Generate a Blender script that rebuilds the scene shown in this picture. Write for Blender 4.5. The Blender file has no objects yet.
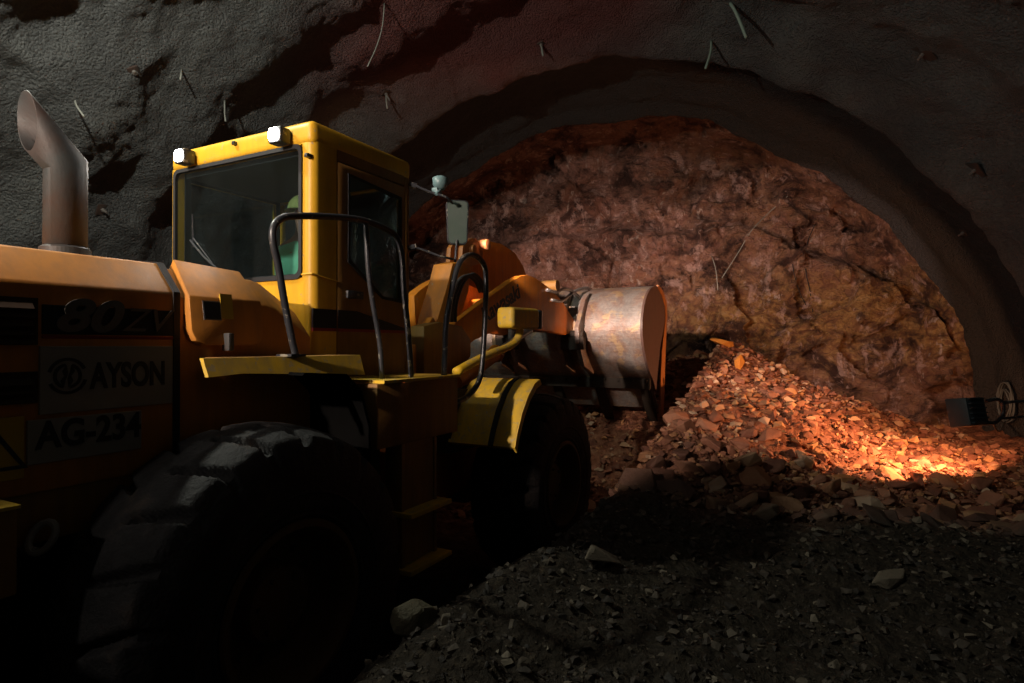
import bpy, bmesh, math, random
from mathutils import Vector, Matrix, noise
random.seed(7)
C = bpy.context.scene.collection
PI = math.pi
F = 600.0; HZ = 345.0; EYE = 2.0
# ------------------------------------------------------------------ helpers
def nm(name, mat_fn):
    m = bpy.data.materials.new(name); m.use_nodes = True
    nt = m.node_tree; nt.nodes.clear()
    out = nt.nodes.new('ShaderNodeOutputMaterial')
    sh = mat_fn(nt)
    nt.links.new(sh, out.inputs['Surface'])
    return m
def N(nt, t, **kw):
    n = nt.nodes.new(t)
    for k, v in kw.items():
        if k in n.inputs: n.inputs[k].default_value = v
        else: setattr(n, k, v)
    return n
def ramp(nt, fac, stops):
    r = nt.nodes.new('ShaderNodeValToRGB'); nt.links.new(fac, r.inputs['Fac'])
    e = r.color_ramp.elements
    while len(e) < len(stops): e.new(.5)
    for i, (p, c) in enumerate(stops):
        e[i].position = p; e[i].color = (c[0], c[1], c[2], 1) if len(c) == 3 else c
    return r.outputs['Color']
def mixc(nt, fac, a, b, mode='MIX'):
    m = nt.nodes.new('ShaderNodeMix'); m.data_type = 'RGBA'; m.blend_type = mode
    def put(sock, v):
        if hasattr(v, 'links') or hasattr(v, 'is_output'): nt.links.new(v, sock)
        elif isinstance(v, (int, float)): sock.default_value = v
        else: sock.default_value = (v[0], v[1], v[2], 1)
    put(m.inputs[0], fac); put(m.inputs[6], a); put(m.inputs[7], b)
    return m.outputs[2]
def mth(nt, op, a, b=None, clamp=False):
    m = nt.nodes.new('ShaderNodeMath'); m.operation = op; m.use_clamp = clamp
    for i, v in enumerate((a, b)):
        if v is None: continue
        if isinstance(v, (int, float)): m.inputs[i].default_value = v
        else: nt.links.new(v, m.inputs[i])
    return m.outputs[0]
def coord(nt): return nt.nodes.new('ShaderNodeTexCoord').outputs['Object']
def noi(nt, vec, scale, detail=4, rough=.55, dist=0):
    n = N(nt, 'ShaderNodeTexNoise', Scale=scale, Detail=detail, Roughness=rough, Distortion=dist)
    nt.links.new(vec, n.inputs['Vector']); return n.outputs['Fac']
def scaled(nt, vec, s):
    m = nt.nodes.new('ShaderNodeMapping'); m.inputs['Scale'].default_value = s
    nt.links.new(vec, m.inputs['Vector']); return m.outputs['Vector']
def bump(nt, h, strength, dist, normal=None):
    b = N(nt, 'ShaderNodeBump', Strength=strength, Distance=dist)
    nt.links.new(h, b.inputs['Height'])
    if normal: nt.links.new(normal, b.inputs['Normal'])
    return b.outputs['Normal']
def pbr(nt, col, rough=.6, metal=0, normal=None, spec=.4):
    p = N(nt, 'ShaderNodeBsdfPrincipled', Metallic=metal)
    p.inputs['Specular IOR Level'].default_value = spec
    if isinstance(col, tuple): p.inputs['Base Color'].default_value = (*col, 1)
    else: nt.links.new(col, p.inputs['Base Color'])
    if isinstance(rough, (int, float)): p.inputs['Roughness'].default_value = rough
    else: nt.links.new(rough, p.inputs['Roughness'])
    if normal: nt.links.new(normal, p.inputs['Normal'])
    return p.outputs['BSDF']

def paint(base, dirt=(.10, .07, .045), amount=.5, rough=.5, chips=True, spec=.35):
    def f(nt):
        c = coord(nt)
        n1 = noi(nt, c, 2.2, 6, .65); n2 = noi(nt, c, 14, 6, .7)
        streak = noi(nt, scaled(nt, c, (9, 9, .8)), 1.6, 5, .6)
        d = mth(nt, 'MULTIPLY', mth(nt, 'ADD', n1, streak), .5)
        d = ramp(nt, d, [(.42, (0, 0, 0)), (.66, (1, 1, 1))])
        dm = mth(nt, 'MULTIPLY', d, amount)
        v = mixc(nt, n2, tuple(x*.86 for x in base), base)
        col = mixc(nt, dm, v, dirt)
        if chips:
            ch = ramp(nt, noi(nt, c, 22, 3, .6), [(.66 if chips is True else chips, (0, 0, 0)), (.70 if chips is True else chips+.03, (1, 1, 1))])
            col = mixc(nt, mth(nt, 'MULTIPLY', ch, .6), col, (.32, .29, .22))
        r = mth(nt, 'ADD', mth(nt, 'MULTIPLY', n2, .25), rough-.1)
        return pbr(nt, col, r, 0, bump(nt, n2, .12, .01), spec)
    return f
def metal_f(col, rough=.4, metal=.9, rust=.3, rustc=(.18, .08, .04), sc=5):
    def f(nt):
        c = coord(nt)
        n1 = noi(nt, c, sc, 6, .65); n2 = noi(nt, c, sc*6, 5, .7)
        rm = mth(nt, 'MULTIPLY', ramp(nt, n1, [(.40, (0, 0, 0)), (.62, (1, 1, 1))]), rust)
        cc = mixc(nt, n2, tuple(x*.7 for x in col), col)
        cc = mixc(nt, rm, cc, rustc)
        m = mth(nt, 'SUBTRACT', metal, mth(nt, 'MULTIPLY', rm, metal), True)
        p = N(nt, 'ShaderNodeBsdfPrincipled')
        nt.links.new(cc, p.inputs['Base Color']); nt.links.new(m, p.inputs['Metallic'])
        nt.links.new(mth(nt, 'ADD', mth(nt, 'MULTIPLY', n2, .3), rough-.1), p.inputs['Roughness'])
        nt.links.new(bump(nt, n2, .25, .01), p.inputs['Normal'])
        return p.outputs['BSDF']
    return f
def plain(col, rough=.6, metal=0, spec=.4): return lambda nt: pbr(nt, mixc(nt, noi(nt, coord(nt), 18, 4), tuple(x*.8 for x in col), col), rough, metal, None, spec)
def emis(col, s):
    def f(nt):
        e = N(nt, 'ShaderNodeEmission', Strength=s); e.inputs['Color'].default_value = (*col, 1); return e.outputs[0]
    return f
def glass_f(tint=(.70, .78, .80), refl=.06, dust=.006, dustc=(.35, .36, .32)):
    def f(nt):
        c = coord(nt)
        t = N(nt, 'ShaderNodeBsdfTransparent'); t.inputs[0].default_value = (*tint, 1)
        g = N(nt, 'ShaderNodeBsdfGlossy', Roughness=.06); g.inputs[0].default_value = (.9, .95, 1, 1)
        d = N(nt, 'ShaderNodeBsdfDiffuse'); d.inputs[0].default_value = (*dustc, 1)
        m1 = N(nt, 'ShaderNodeMixShader', Fac=refl); nt.links.new(t.outputs[0], m1.inputs[1]); nt.links.new(g.outputs[0], m1.inputs[2])
        df = mth(nt, 'MULTIPLY', noi(nt, scaled(nt, c, (7, 7, 1.2)), 2, 6, .7), dust*2)
        m2 = nt.nodes.new('ShaderNodeMixShader'); nt.links.new(df, m2.inputs[0]); nt.links.new(m1.outputs[0], m2.inputs[1]); nt.links.new(d.outputs[0], m2.inputs[2])
        return m2.outputs[0]
    return f
TY = math.radians(15); TX0, TY0, ZC = 1.90, 11.66, .34
ta = Vector((math.sin(TY), math.cos(TY), 0)); tb = Vector((math.cos(TY), -math.sin(TY), 0))
M = {}
YEL = (.72, .40, .02); ORA = (.62, .22, .03)
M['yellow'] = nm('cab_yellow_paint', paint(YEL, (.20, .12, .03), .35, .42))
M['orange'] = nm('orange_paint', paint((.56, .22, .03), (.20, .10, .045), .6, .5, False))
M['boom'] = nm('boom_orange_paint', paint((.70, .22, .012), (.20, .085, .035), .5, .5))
M['side'] = nm('shaded_yellow_paint', paint((.30, .145, .03), (.08, .05, .03), .6, .55, False))  # yellow paint darkened: shade of the unlit sides put into the colour
M['chippy'] = nm('chipped_yellow_edge_paint', paint((.74, .47, .025), (.24, .20, .12), .6, .5, .60))
M['stripe'] = nm('black_decal', plain((.012, .014, .018), .4))
M['redline'] = nm('red_decal_line', plain((.25, .02, .02), .5))
M['black'] = nm('black_steel_paint', paint((.018, .020, .026), (.07, .07, .07), .35, .35, .60, .6))
M['chassis'] = nm('dark_chassis', paint((.045, .03, .02), (.02, .015, .012), .6, .7, False))
M['rubber'] = nm('black_rubber', plain((.015, .015, .017), .7))
M['steel'] = nm('bare_steel', metal_f((.42, .40, .38), .45, .8, .35))
M['exhaust'] = nm('exhaust_steel', metal_f((.05, .06, .062), .55, .25, .9, (.045, .026, .020), 3))
M['plate'] = nm('dull_white_plate', plain((.30, .28, .26), .5))
M['decal_dark'] = nm('decal_dark', plain((.03, .03, .035), .5))
M['letter_dim'] = nm('letter_outline_grey', plain((.13, .12, .115), .5))
M['brand'] = nm('brand_lettering_dark', plain((.03, .018, .015), .6))
M['shade_flap'] = nm('black_shade_flap', plain((.004, .004, .004), 1, 0, .01))
M['edgep'] = nm('orange_brown_edge', paint((.48, .17, .035), (.16, .08, .05), .7, .5))
M['rim'] = nm('dirty_rim_paint', paint((.13, .065, .02), (.04, .03, .02), .6, .65, False))
M['greenp'] = nm('dark_green_plastic', plain((.05, .09, .03), .5))
M['glass'] = nm('cab_glass', glass_f())
M['mirror'] = nm('mirror_glass', lambda nt: pbr(nt, ramp(nt, noi(nt, coord(nt), 3), [(.3, (.16, .24, .20)), (.7, (.26, .30, .28))]), .22, .55))  # grey-green tones in the glass colour stand in for its reflection
M['lampglow'] = nm('lamp_lens_glow', emis((1, .95, .88), 60))
M['lens'] = nm('dark_lamp_lens', plain((.06, .08, .09), .15, 0, .8))
M['teal'] = nm('pale_teal_plastic', plain((.13, .21, .22), .4))
M['hose'] = nm('hydraulic_hose', plain((.05, .04, .035), .6))
M['interior'] = nm('cab_interior', plain((.03, .032, .035), .7))
M['hivis'] = nm('green_hivis_cloth', plain((.30, .85, .52), .8))
M['trouser'] = nm('dark_trousers', plain((.03, .04, .06), .85))
M['skin'] = nm('skin', plain((.45, .27, .19), .55))
M['helmet'] = nm('yellow_green_helmet', plain((.50, .58, .20), .35))
M['decal_yel'] = nm('warning_decal_yellow', plain((.55, .36, .03), .5))
M['wire'] = nm('pale_wire', plain((.34, .33, .29), .6))
M['darkwire'] = nm('grey_cable', plain((.10, .11, .11), .6))
M['tube'] = nm('greenish_plastic_tube', plain((.28, .34, .28), .5))
M['boltplate'] = nm('rusty_bolt_plate', metal_f((.07, .06, .055), .6, .5, .8, (.07, .035, .025)))
M['lampbody'] = nm('floodlight_housing', plain((.025, .036, .042), .5))

def tread_mat(nt):
    c = coord(nt); n1 = noi(nt, c, 5, 7, .7); n2 = noi(nt, c, 30, 5, .7)
    col = ramp(nt, n1, [(.35, (.010, .009, .009)), (.55, (.024, .022, .022)), (.72, (.065, .048, .038))])
    return pbr(nt, col, .72, 0, bump(nt, n2, .5, .02, bump(nt, n1, .5, .04)), .3)
M['tyre'] = nm('dusty_tyre_rubber', tread_mat)

def shot_mat(nt):
    c = coord(nt)
    n1 = noi(nt, c, 1.1, 5, .6); n2 = noi(nt, c, 22, 6, .75); n3 = noi(nt, c, 60, 4, .7); nb = noi(nt, c, 3.2, 4, .6)
    vor = N(nt, 'ShaderNodeTexVoronoi', Scale=34.0); nt.links.new(c, vor.inputs['Vector'])
    col = ramp(nt, mth(nt, 'ADD', mth(nt, 'MULTIPLY', n1, .6), mth(nt, 'MULTIPLY', n2, .4)),
               [(.35, (.085, .083, .083)), (.5, (.125, .122, .12)), (.66, (.19, .185, .175))])
    st = noi(nt, c, .55, 3, .5, .6)
    # reddish patch across the crown near the face
    g = nt.nodes.new('ShaderNodeSeparateXYZ'); nt.links.new(c, g.inputs[0])
    m = mth(nt, 'SUBTRACT', 1.0, mth(nt, 'DIVIDE', mth(nt, 'ABSOLUTE', mth(nt, 'SUBTRACT', g.outputs['X'], -.3)), 3.4), True)
    my = mth(nt, 'SUBTRACT', 1.0, mth(nt, 'DIVIDE', mth(nt, 'ABSOLUTE', mth(nt, 'SUBTRACT', g.outputs['Y'], 8.4)), 2.4), True)
    red_m = mth(nt, 'MULTIPLY', mth(nt, 'MULTIPLY', m, my), mth(nt, 'ADD', st, .6), True)
    red_m = ramp(nt, red_m, [(.12, (0, 0, 0)), (.5, (1, 1, 1))])
    col = mixc(nt, mth(nt, 'MULTIPLY', red_m, .85), col, (.17, .050, .045))
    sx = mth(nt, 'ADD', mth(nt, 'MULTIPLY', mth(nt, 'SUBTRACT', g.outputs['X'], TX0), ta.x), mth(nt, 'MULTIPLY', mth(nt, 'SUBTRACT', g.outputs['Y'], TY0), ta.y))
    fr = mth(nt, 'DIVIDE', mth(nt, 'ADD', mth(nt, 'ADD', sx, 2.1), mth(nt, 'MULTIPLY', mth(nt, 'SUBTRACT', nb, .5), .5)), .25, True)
    col = mixc(nt, fr, col, (.050, .046, .046))  # fresh spray near the face, ridge shade also worked into its dark tone
    h = mth(nt, 'ADD', mth(nt, 'MULTIPLY', n2, .6), mth(nt, 'MULTIPLY', mth(nt, 'SUBTRACT', 1.0, vor.outputs['Distance']), .5))
    h = mth(nt, 'ADD', h, mth(nt, 'MULTIPLY', n3, .5))
    nr = bump(nt, h, 1.0, .075, bump(nt, nb, .5, .18))
    return pbr(nt, col, .85, 0, nr, .25)
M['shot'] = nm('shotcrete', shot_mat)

def face_mat(nt):
    c = coord(nt)
    w = noi(nt, c, .8, 6, .65, .8); n2 = noi(nt, scaled(nt, c, (1, 1, 1.6)), 3.2, 8, .7, 1.2); n3 = noi(nt, c, 16, 6, .7)
    base = ramp(nt, w, [(.30, (.13, .045, .030)), (.42, (.30, .12, .085)), (.52, (.46, .235, .19)), (.60, (.36, .15, .10)), (.72, (.42, .24, .21))])
    och = ramp(nt, n2, [(.30, (.10, .032, .016)), (.44, (.32, .14, .06)), (.56, (.56, .30, .10)), (.8, (.66, .46, .26))])
    g = nt.nodes.new('ShaderNodeSeparateXYZ'); nt.links.new(c, g.inputs[0])
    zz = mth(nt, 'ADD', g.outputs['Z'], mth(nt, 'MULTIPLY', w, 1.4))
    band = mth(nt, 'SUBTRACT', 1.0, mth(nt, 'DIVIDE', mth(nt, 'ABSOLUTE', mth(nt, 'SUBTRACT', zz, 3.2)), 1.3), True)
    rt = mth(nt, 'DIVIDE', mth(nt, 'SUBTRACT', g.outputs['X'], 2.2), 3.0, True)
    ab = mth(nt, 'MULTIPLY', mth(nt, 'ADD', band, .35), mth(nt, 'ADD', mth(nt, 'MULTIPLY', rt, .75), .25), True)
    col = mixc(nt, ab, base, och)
    col = mixc(nt, mth(nt, 'MULTIPLY', n3, .55), col, mixc(nt, 1.0, col, (.45, .42, .42), 'MULTIPLY'))
    vein = ramp(nt, noi(nt, scaled(nt, c, (1.6, 1.6, .7)), 3.0, 5, .6, 1.5), [(.62, (0, 0, 0)), (.68, (1, 1, 1))])
    col = mixc(nt, mth(nt, 'MULTIPLY', vein, .8), col, (.74, .56, .48))
    big = noi(nt, scaled(nt, c, (1, 1, 1.3)), 1.3, 7, .7, .6)
    col = mixc(nt, ramp(nt, big, [(.40, (.95, .95, .95)), (.53, (0, 0, 0))]), col, (.055, .020, .014))
    pale = ramp(nt, noi(nt, scaled(nt, c, (1.3, 1.3, .8)), 1.9, 6, .72, .4), [(.55, (0, 0, 0)), (.62, (1, 1, 1))])
    col = mixc(nt, mth(nt, 'MULTIPLY', pale, .6), col, (.72, .46, .40))
    crack = N(nt, 'ShaderNodeTexVoronoi', Scale=1.7, feature='DISTANCE_TO_EDGE')
    dv = nt.nodes.new('ShaderNodeVectorMath'); dv.operation = 'ADD'
    nn = N(nt, 'ShaderNodeTexNoise', Scale=2.2, Detail=5.0); nt.links.new(c, nn.inputs['Vector'])
    nt.links.new(scaled(nt, c, (1.2, 1.2, .8)), dv.inputs[0]); nt.links.new(nn.outputs['Color'], dv.inputs[1])
    nt.links.new(dv.outputs[0], crack.inputs['Vector'])
    ck = ramp(nt, crack.outputs['Distance'], [(.0, (.35, .35, .35)), (.035, (1, 1, 1))])
    col = mixc(nt, .45, col, ck, 'MULTIPLY')
    h = mth(nt, 'ADD', mth(nt, 'MULTIPLY', n2, 1.0), mth(nt, 'MULTIPLY', n3, .3))
    h = mth(nt, 'ADD', h, mth(nt, 'MULTIPLY', ck, .12))
    return pbr(nt, col, .7, 0, bump(nt, h, 1.0, .30), .35)
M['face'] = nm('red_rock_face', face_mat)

def soil_cols(nt, c, rnd=None):
    """red rubble towards the face, dark grey-brown mud on the near bench (s along the drive)"""
    g = nt.nodes.new('ShaderNodeSeparateXYZ'); nt.links.new(c, g.inputs[0])
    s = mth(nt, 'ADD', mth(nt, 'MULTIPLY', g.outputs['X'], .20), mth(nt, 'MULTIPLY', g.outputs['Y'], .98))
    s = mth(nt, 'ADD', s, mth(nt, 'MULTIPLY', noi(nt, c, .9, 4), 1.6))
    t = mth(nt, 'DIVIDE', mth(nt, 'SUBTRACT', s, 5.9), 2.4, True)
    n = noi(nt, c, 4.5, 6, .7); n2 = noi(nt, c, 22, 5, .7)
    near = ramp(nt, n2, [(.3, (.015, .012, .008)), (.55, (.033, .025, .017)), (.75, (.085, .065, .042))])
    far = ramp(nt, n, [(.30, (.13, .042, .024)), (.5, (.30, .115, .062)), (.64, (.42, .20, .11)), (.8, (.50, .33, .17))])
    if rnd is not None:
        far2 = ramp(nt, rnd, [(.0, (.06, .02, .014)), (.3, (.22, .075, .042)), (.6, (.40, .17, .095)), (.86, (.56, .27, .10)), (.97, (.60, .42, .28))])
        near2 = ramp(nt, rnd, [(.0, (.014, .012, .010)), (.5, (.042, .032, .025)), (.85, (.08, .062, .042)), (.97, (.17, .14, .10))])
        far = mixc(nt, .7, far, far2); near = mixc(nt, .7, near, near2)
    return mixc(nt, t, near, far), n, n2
def soil_mat(nt):
    tc = nt.nodes.new('ShaderNodeTexCoord').outputs['Object']
    col, n, n2 = soil_cols(nt, tc)
    v = N(nt, 'ShaderNodeTexVoronoi', Scale=13.0); nt.links.new(tc, v.inputs['Vector'])
    h = mth(nt, 'ADD', n2, mth(nt, 'MULTIPLY', mth(nt, 'SUBTRACT', 1, v.outputs['Distance']), .8))
    return pbr(nt, col, .9, 0, bump(nt, h, 1.0, .06), .2)
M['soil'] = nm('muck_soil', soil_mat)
def rock_mat(nt):
    geo = nt.nodes.new('ShaderNodeNewGeometry'); oi = nt.nodes.new('ShaderNodeObjectInfo')
    rnd = mth(nt, 'FRACT', mth(nt, 'ADD', geo.outputs['Random Per Island'], oi.outputs['Random']))
    col, n, n2 = soil_cols(nt, geo.outputs['Position'], rnd)
    return pbr(nt, col, .75, 0, bump(nt, n2, .5, .03), .35)
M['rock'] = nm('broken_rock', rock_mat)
def orock_mat(col):
    def f(nt):
        c = coord(nt); n = noi(nt, c, 6, 6, .7)
        return pbr(nt, mixc(nt, n, tuple(x*.5 for x in col), col), .7, 0, bump(nt, n, .6, .04), .3)
    return f
M['ochre_rock'] = nm('ochre_rock', orock_mat((.75, .30, .05)))
M['pale_rock'] = nm('pale_rock', orock_mat((.19, .155, .11)))
M['grey_rock'] = nm('mossy_grey_rock', orock_mat((.10, .085, .05)))

def link(name, me, mat, parent=None, smooth=None):
    o = bpy.data.objects.new(name, me); C.objects.link(o)
    if mat is not None: me.materials.append(M[mat] if isinstance(mat, str) else mat)
    if parent is not None: o.parent = parent
    if smooth: 
        for p in me.polygons: p.use_smooth = True
        if smooth is not True:
            try: me.set_sharp_from_angle(angle=smooth)
            except Exception: pass
    return o
def obj(name, bm, mat, parent=None, smooth=math.radians(35), bevel=0, seg=2):
    if bevel:
        bmesh.ops.recalc_face_normals(bm, faces=bm.faces)
        es = [e for e in bm.edges if len(e.link_faces) == 2 and e.calc_face_angle(0) > .5]
        bmesh.ops.bevel(bm, geom=es, offset=bevel, segments=seg, profile=.6, affect='EDGES', clamp_overlap=True)
    bmesh.ops.recalc_face_normals(bm, faces=bm.faces)
    me = bpy.data.meshes.new(name); bm.to_mesh(me); bm.free()
    return link(name, me, mat, parent, smooth)
def thing(name, label, cat, loc=(0, 0, 0), rotz=0, group=None):
    o = bpy.data.objects.new(name, None); C.objects.link(o); o.empty_display_size = .2
    o.location = loc; o.rotation_euler = (0, 0, rotz); return tag(o, label, cat, group)
def tag(o, label, cat, group=None):
    o['label'] = label; o['category'] = cat
    if group: o['group'] = group
    return o
def struct(o): o['kind'] = 'structure'; return o
def lab(o, s): o['label'] = s; return o

# loader frame: x forward, v to the right, z up (rear axle on the ground)
RZ = math.radians(90-27.7); OX, OY = -2.16, 3.40
su, cu = math.sin(math.radians(27.7)), math.cos(math.radians(27.7))
def P(x, v, z): return Vector((x, -v, z))
def at(px, py, v):
    k = (px-512)/F
    x = (k*(OY-su*v)-(OX+cu*v))/(su-k*cu)
    Y = OY+cu*x-su*v
    return x, EYE+(HZ-py)/F*Y
def wpt(x, v, z): return Vector((OX+su*x+cu*v, OY+cu*x-su*v, z))
def box(bm, x0, x1, v0, v1, z0, z1):
    vs = [bm.verts.new(P(x, v, z)) for x in (x0, x1) for v in (v0, v1) for z in (z0, z1)]
    for f in ((0,1,3,2),(4,6,7,5),(0,4,5,1),(2,3,7,6),(0,2,6,4),(1,5,7,3)): bm.faces.new([vs[i] for i in f])
    return bm
def prism(bm, pts, v0, v1, holes=None):
    """outline in the x-z plane, solid between v0 and v1 (holes: list of outlines, same vertex ring count not needed)"""
    if not holes:
        a = [bm.verts.new(P(x, v0, z)) for x, z in pts]; b = [bm.verts.new(P(x, v1, z)) for x, z in pts]
        bm.faces.new(a); bm.faces.new(b[::-1])
        n = len(a)
        for i in range(n): bm.faces.new([a[i], b[i], b[(i+1) % n], a[(i+1) % n]])
    return bm
def prism_v(bm, pts, x0, x1):
    """outline in v-z plane extruded along x"""
    a = [bm.verts.new(P(x0, v, z)) for v, z in pts]; b = [bm.verts.new(P(x1, v, z)) for v, z in pts]
    bm.faces.new(a); bm.faces.new(b[::-1]); n = len(a)
    for i in range(n): bm.faces.new([a[i], b[i], b[(i+1) % n], a[(i+1) % n]])
    return bm
def ring_prism(bm, outer, inner, v0, v1):
    """frame between two outlines having the same number of points (x-z plane)"""
    n = len(outer)
    A = [[bm.verts.new(P(x, v, z)) for x, z in ol] for v in (v0, v1) for ol in (outer, inner)]
    for i in range(n):
        j = (i+1) % n
        bm.faces.new([A[0][i], A[0][j], A[1][j], A[1][i]]); bm.faces.new([A[2][i], A[3][i], A[3][j], A[2][j]])
        bm.faces.new([A[0][i], A[2][i], A[2][j], A[0][j]]); bm.faces.new([A[1][i], A[1][j], A[3][j], A[3][i]])
    return bm
def ring_prism_v(bm, outer, inner, x0, x1):
    n = len(outer)
    A = [[bm.verts.new(P(x, v, z)) for v, z in ol] for x in (x0, x1) for ol in (outer, inner)]
    for i in range(n):
        j = (i+1) % n
        bm.faces.new([A[0][i], A[0][j], A[1][j], A[1][i]]); bm.faces.new([A[2][i], A[3][i], A[3][j], A[2][j]])
        bm.faces.new([A[0][i], A[2][i], A[2][j], A[0][j]]); bm.faces.new([A[1][i], A[1][j], A[3][j], A[3][i]])
    return bm
def smooth_path(pts, n=4):
    out = []
    q = [pts[0]*2-pts[1]]+list(pts)+[pts[-1]*2-pts[-2]]
    for i in range(1, len(q)-2):
        p0, p1, p2, p3 = q[i-1], q[i], q[i+1], q[i+2]
        for k in range(n):
            t = k/n
            out.append(.5*((2*p1)+(-p0+p2)*t+(2*p0-5*p1+4*p2-p3)*t*t+(-p0+3*p1-3*p2+p3)*t**3))
    out.append(pts[-1]); return out
def tube(bm, pts, r, seg=10, sm=4, cap=True):
    pts = [Vector(p) for p in pts]
    if sm and len(pts) > 2: pts = smooth_path(pts, sm)
    rings = []; up = None
    for i, p in enumerate(pts):
        d = (pts[min(i+1, len(pts)-1)]-pts[max(i-1, 0)]).normalized()
        if up is None:
            up = Vector((0, 0, 1)) if abs(d.z) < .9 else Vector((1, 0, 0))
        a = d.cross(up).normalized(); up = a.cross(d).normalized()
        rr = r[min(i, len(r)-1)] if isinstance(r, (list, tuple)) else r
        rings.append([bm.verts.new(p+(a*math.cos(t)+up*math.sin(t))*rr) for t in [2*PI*k/seg for k in range(seg)]])
    for A, B in zip(rings, rings[1:]):
        for k in range(seg): bm.faces.new([A[k], A[(k+1) % seg], B[(k+1) % seg], B[k]])
    if cap: bm.faces.new(rings[0][::-1]); bm.faces.new(rings[-1])
    return bm
def cyl(bm, a, b, r, seg=20): return tube(bm, [a, b], r, seg, 0)
def lathe_v(bm, prof, seg=48, cx=0, cz=0):
    """profile of (radius, v) turned about the axle direction"""
    rings = []
    for k in range(seg):
        t = 2*PI*k/seg
        rings.append([bm.verts.new(P(cx+math.cos(t)*r, v, cz+math.sin(t)*r)) for r, v in prof])
    for k in range(seg):
        A, B = rings[k], rings[(k+1) % seg]
        for i in range(len(prof)-1):
            if prof[i][0] < 1e-6 and prof[i+1][0] < 1e-6: continue
            bm.faces.new([A[i], A[i+1], B[i+1], B[i]])
    bmesh.ops.remove_doubles(bm, verts=bm.verts, dist=1e-5)
    return bm
BM = bmesh.new
def text(name, s, x, v, z, size, mat, parent, extrude=.002, shear=0, offset=0, rot=0, sx=1, scale_z=1):
    cu_ = bpy.data.curves.new(name+'_c', 'FONT'); cu_.body = s; cu_.size = size; cu_.extrude = extrude
    cu_.shear = shear; cu_.offset = offset; cu_.space_character = 1.0
    t = bpy.data.objects.new(name+'_t', cu_); C.objects.link(t)
    bpy.context.view_layer.update()
    me = bpy.data.meshes.new_from_object(t.evaluated_get(bpy.context.evaluated_depsgraph_get()))
    bpy.data.objects.remove(t)
    mtx = Matrix.Translation(P(x, v, z)) @ Matrix.Rotation(-rot, 4, 'Y') @ Matrix.Rotation(PI/2, 4, 'X') @ Matrix.Diagonal((sx, scale_z, 1, 1))
    me.transform(mtx); me.materials.clear()
    return link(name, me, mat, parent)

# ------------------------------------------------------------------ tunnel frame
def T(s, l, z): return Vector((TX0, TY0, 0))+ta*s+tb*l+Vector((0, 0, z))
def toT(X, Y): 
    d = Vector((X-TX0, Y-TY0, 0)); return d.dot(ta), d.dot(tb)
def sstep(a, b, x):
    t = max(0, min(1, (x-a)/(b-a))); return t*t*(3-2*t)
def lerpk(x, ks):
    if x <= ks[0][0]: return ks[0][1]
    for (a, A), (b, B) in zip(ks, ks[1:]):
        if x <= b: return A+(B-A)*sstep(a, b, x)
    return ks[-1][1]
def lin_R(s, th):
    r = lerpk(s, [(-3.1, 6.50), (-2.2, 6.16), (-1.8, 6.50), (-.9, 6.46), (-.25, 6.22), (0, 6.02)])
    p = Vector((s, math.cos(th)*6, math.sin(th)*6))
    r += .22*sstep(D(48), D(8), th)*sstep(-1.2, -.2, s)
    if s < -2.3:
        w = sstep(-2.3, -3.2, s)
        ph = s*2*PI/1.25+1.6*noise.noise(p*.35)
        r += w*(.085*math.sin(ph)*(.55+.9*abs(noise.noise(p*.5+Vector((5, 0, 0))))))
        # scalloped lumps of spray between bolts
        r += w*.10*abs(noise.noise(Vector((s*.8, th*7.5, 3.1))))*2
    r += .17*noise.noise(p*.62+Vector((9, 2, 4)))+.07*noise.noise(p*1.7)+.035*noise.noise(p*4.1)
    if s > -9.8: r += .016*noise.noise(p*9)+.013*noise.noise(p*17)
    return r
def lining(name, th0, th1, s0=-17.5, s1=0.0):
    nt_ = max(8, int((th1-th0)*6.4/.032)); ns = int((s1-s0)/.032)
    # coarser behind the camera
    ss = [s0+(s1-s0)*i/ns for i in range(ns+1)]
    ss = [s for i, s in enumerate(ss) if s > -9.8 or i % 5 == 0]
    vs = []; fs = []
    for s in ss:
        for j in range(nt_+1):
            th = th0+(th1-th0)*j/nt_
            r = lin_R(s, th); vs.append(T(s, math.cos(th)*r, ZC+math.sin(th)*r))
    m = nt_+1
    for i in range(len(ss)-1):
        for j in range(nt_): fs.append((i*m+j, i*m+j+1, (i+1)*m+j+1, (i+1)*m+j))
    me = bpy.data.meshes.new(name); me.from_pydata(vs, [], fs)
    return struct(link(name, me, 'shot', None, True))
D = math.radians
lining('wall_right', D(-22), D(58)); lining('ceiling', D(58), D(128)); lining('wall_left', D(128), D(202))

# the raw broken edge of the sprayed lining
def lip():
    vs = []; fs = []; n = 520; prof = 7
    for i in range(n+1):
        th = D(-20)+(D(220))*i/n
        r0 = lin_R(0, th)
        for j in range(prof):
            t = j/(prof-1)
            p = Vector((math.cos(th)*14, math.sin(th)*14, t*3))
            ww = math.sin(PI*min(1, t*1.2+.05))
            s = .02+.16*t+.07*noise.noise(p)*ww+.04*noise.noise(p*2.6)*ww
            r = r0+.62*t**1.1+.05*noise.noise(p+Vector((7, 7, 7)))*ww
            if j == 0: s = 0; r = r0
            vs.append(T(s, math.cos(th)*r, ZC+math.sin(th)*r))
    for i in range(n):
        for j in range(prof-1): a = i*prof+j; fs.append((a, a+1, a+prof+1, a+prof))
    me = bpy.data.meshes.new('trim_1'); me.from_pydata(vs, [], fs)
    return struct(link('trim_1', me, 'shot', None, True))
lip()

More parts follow.
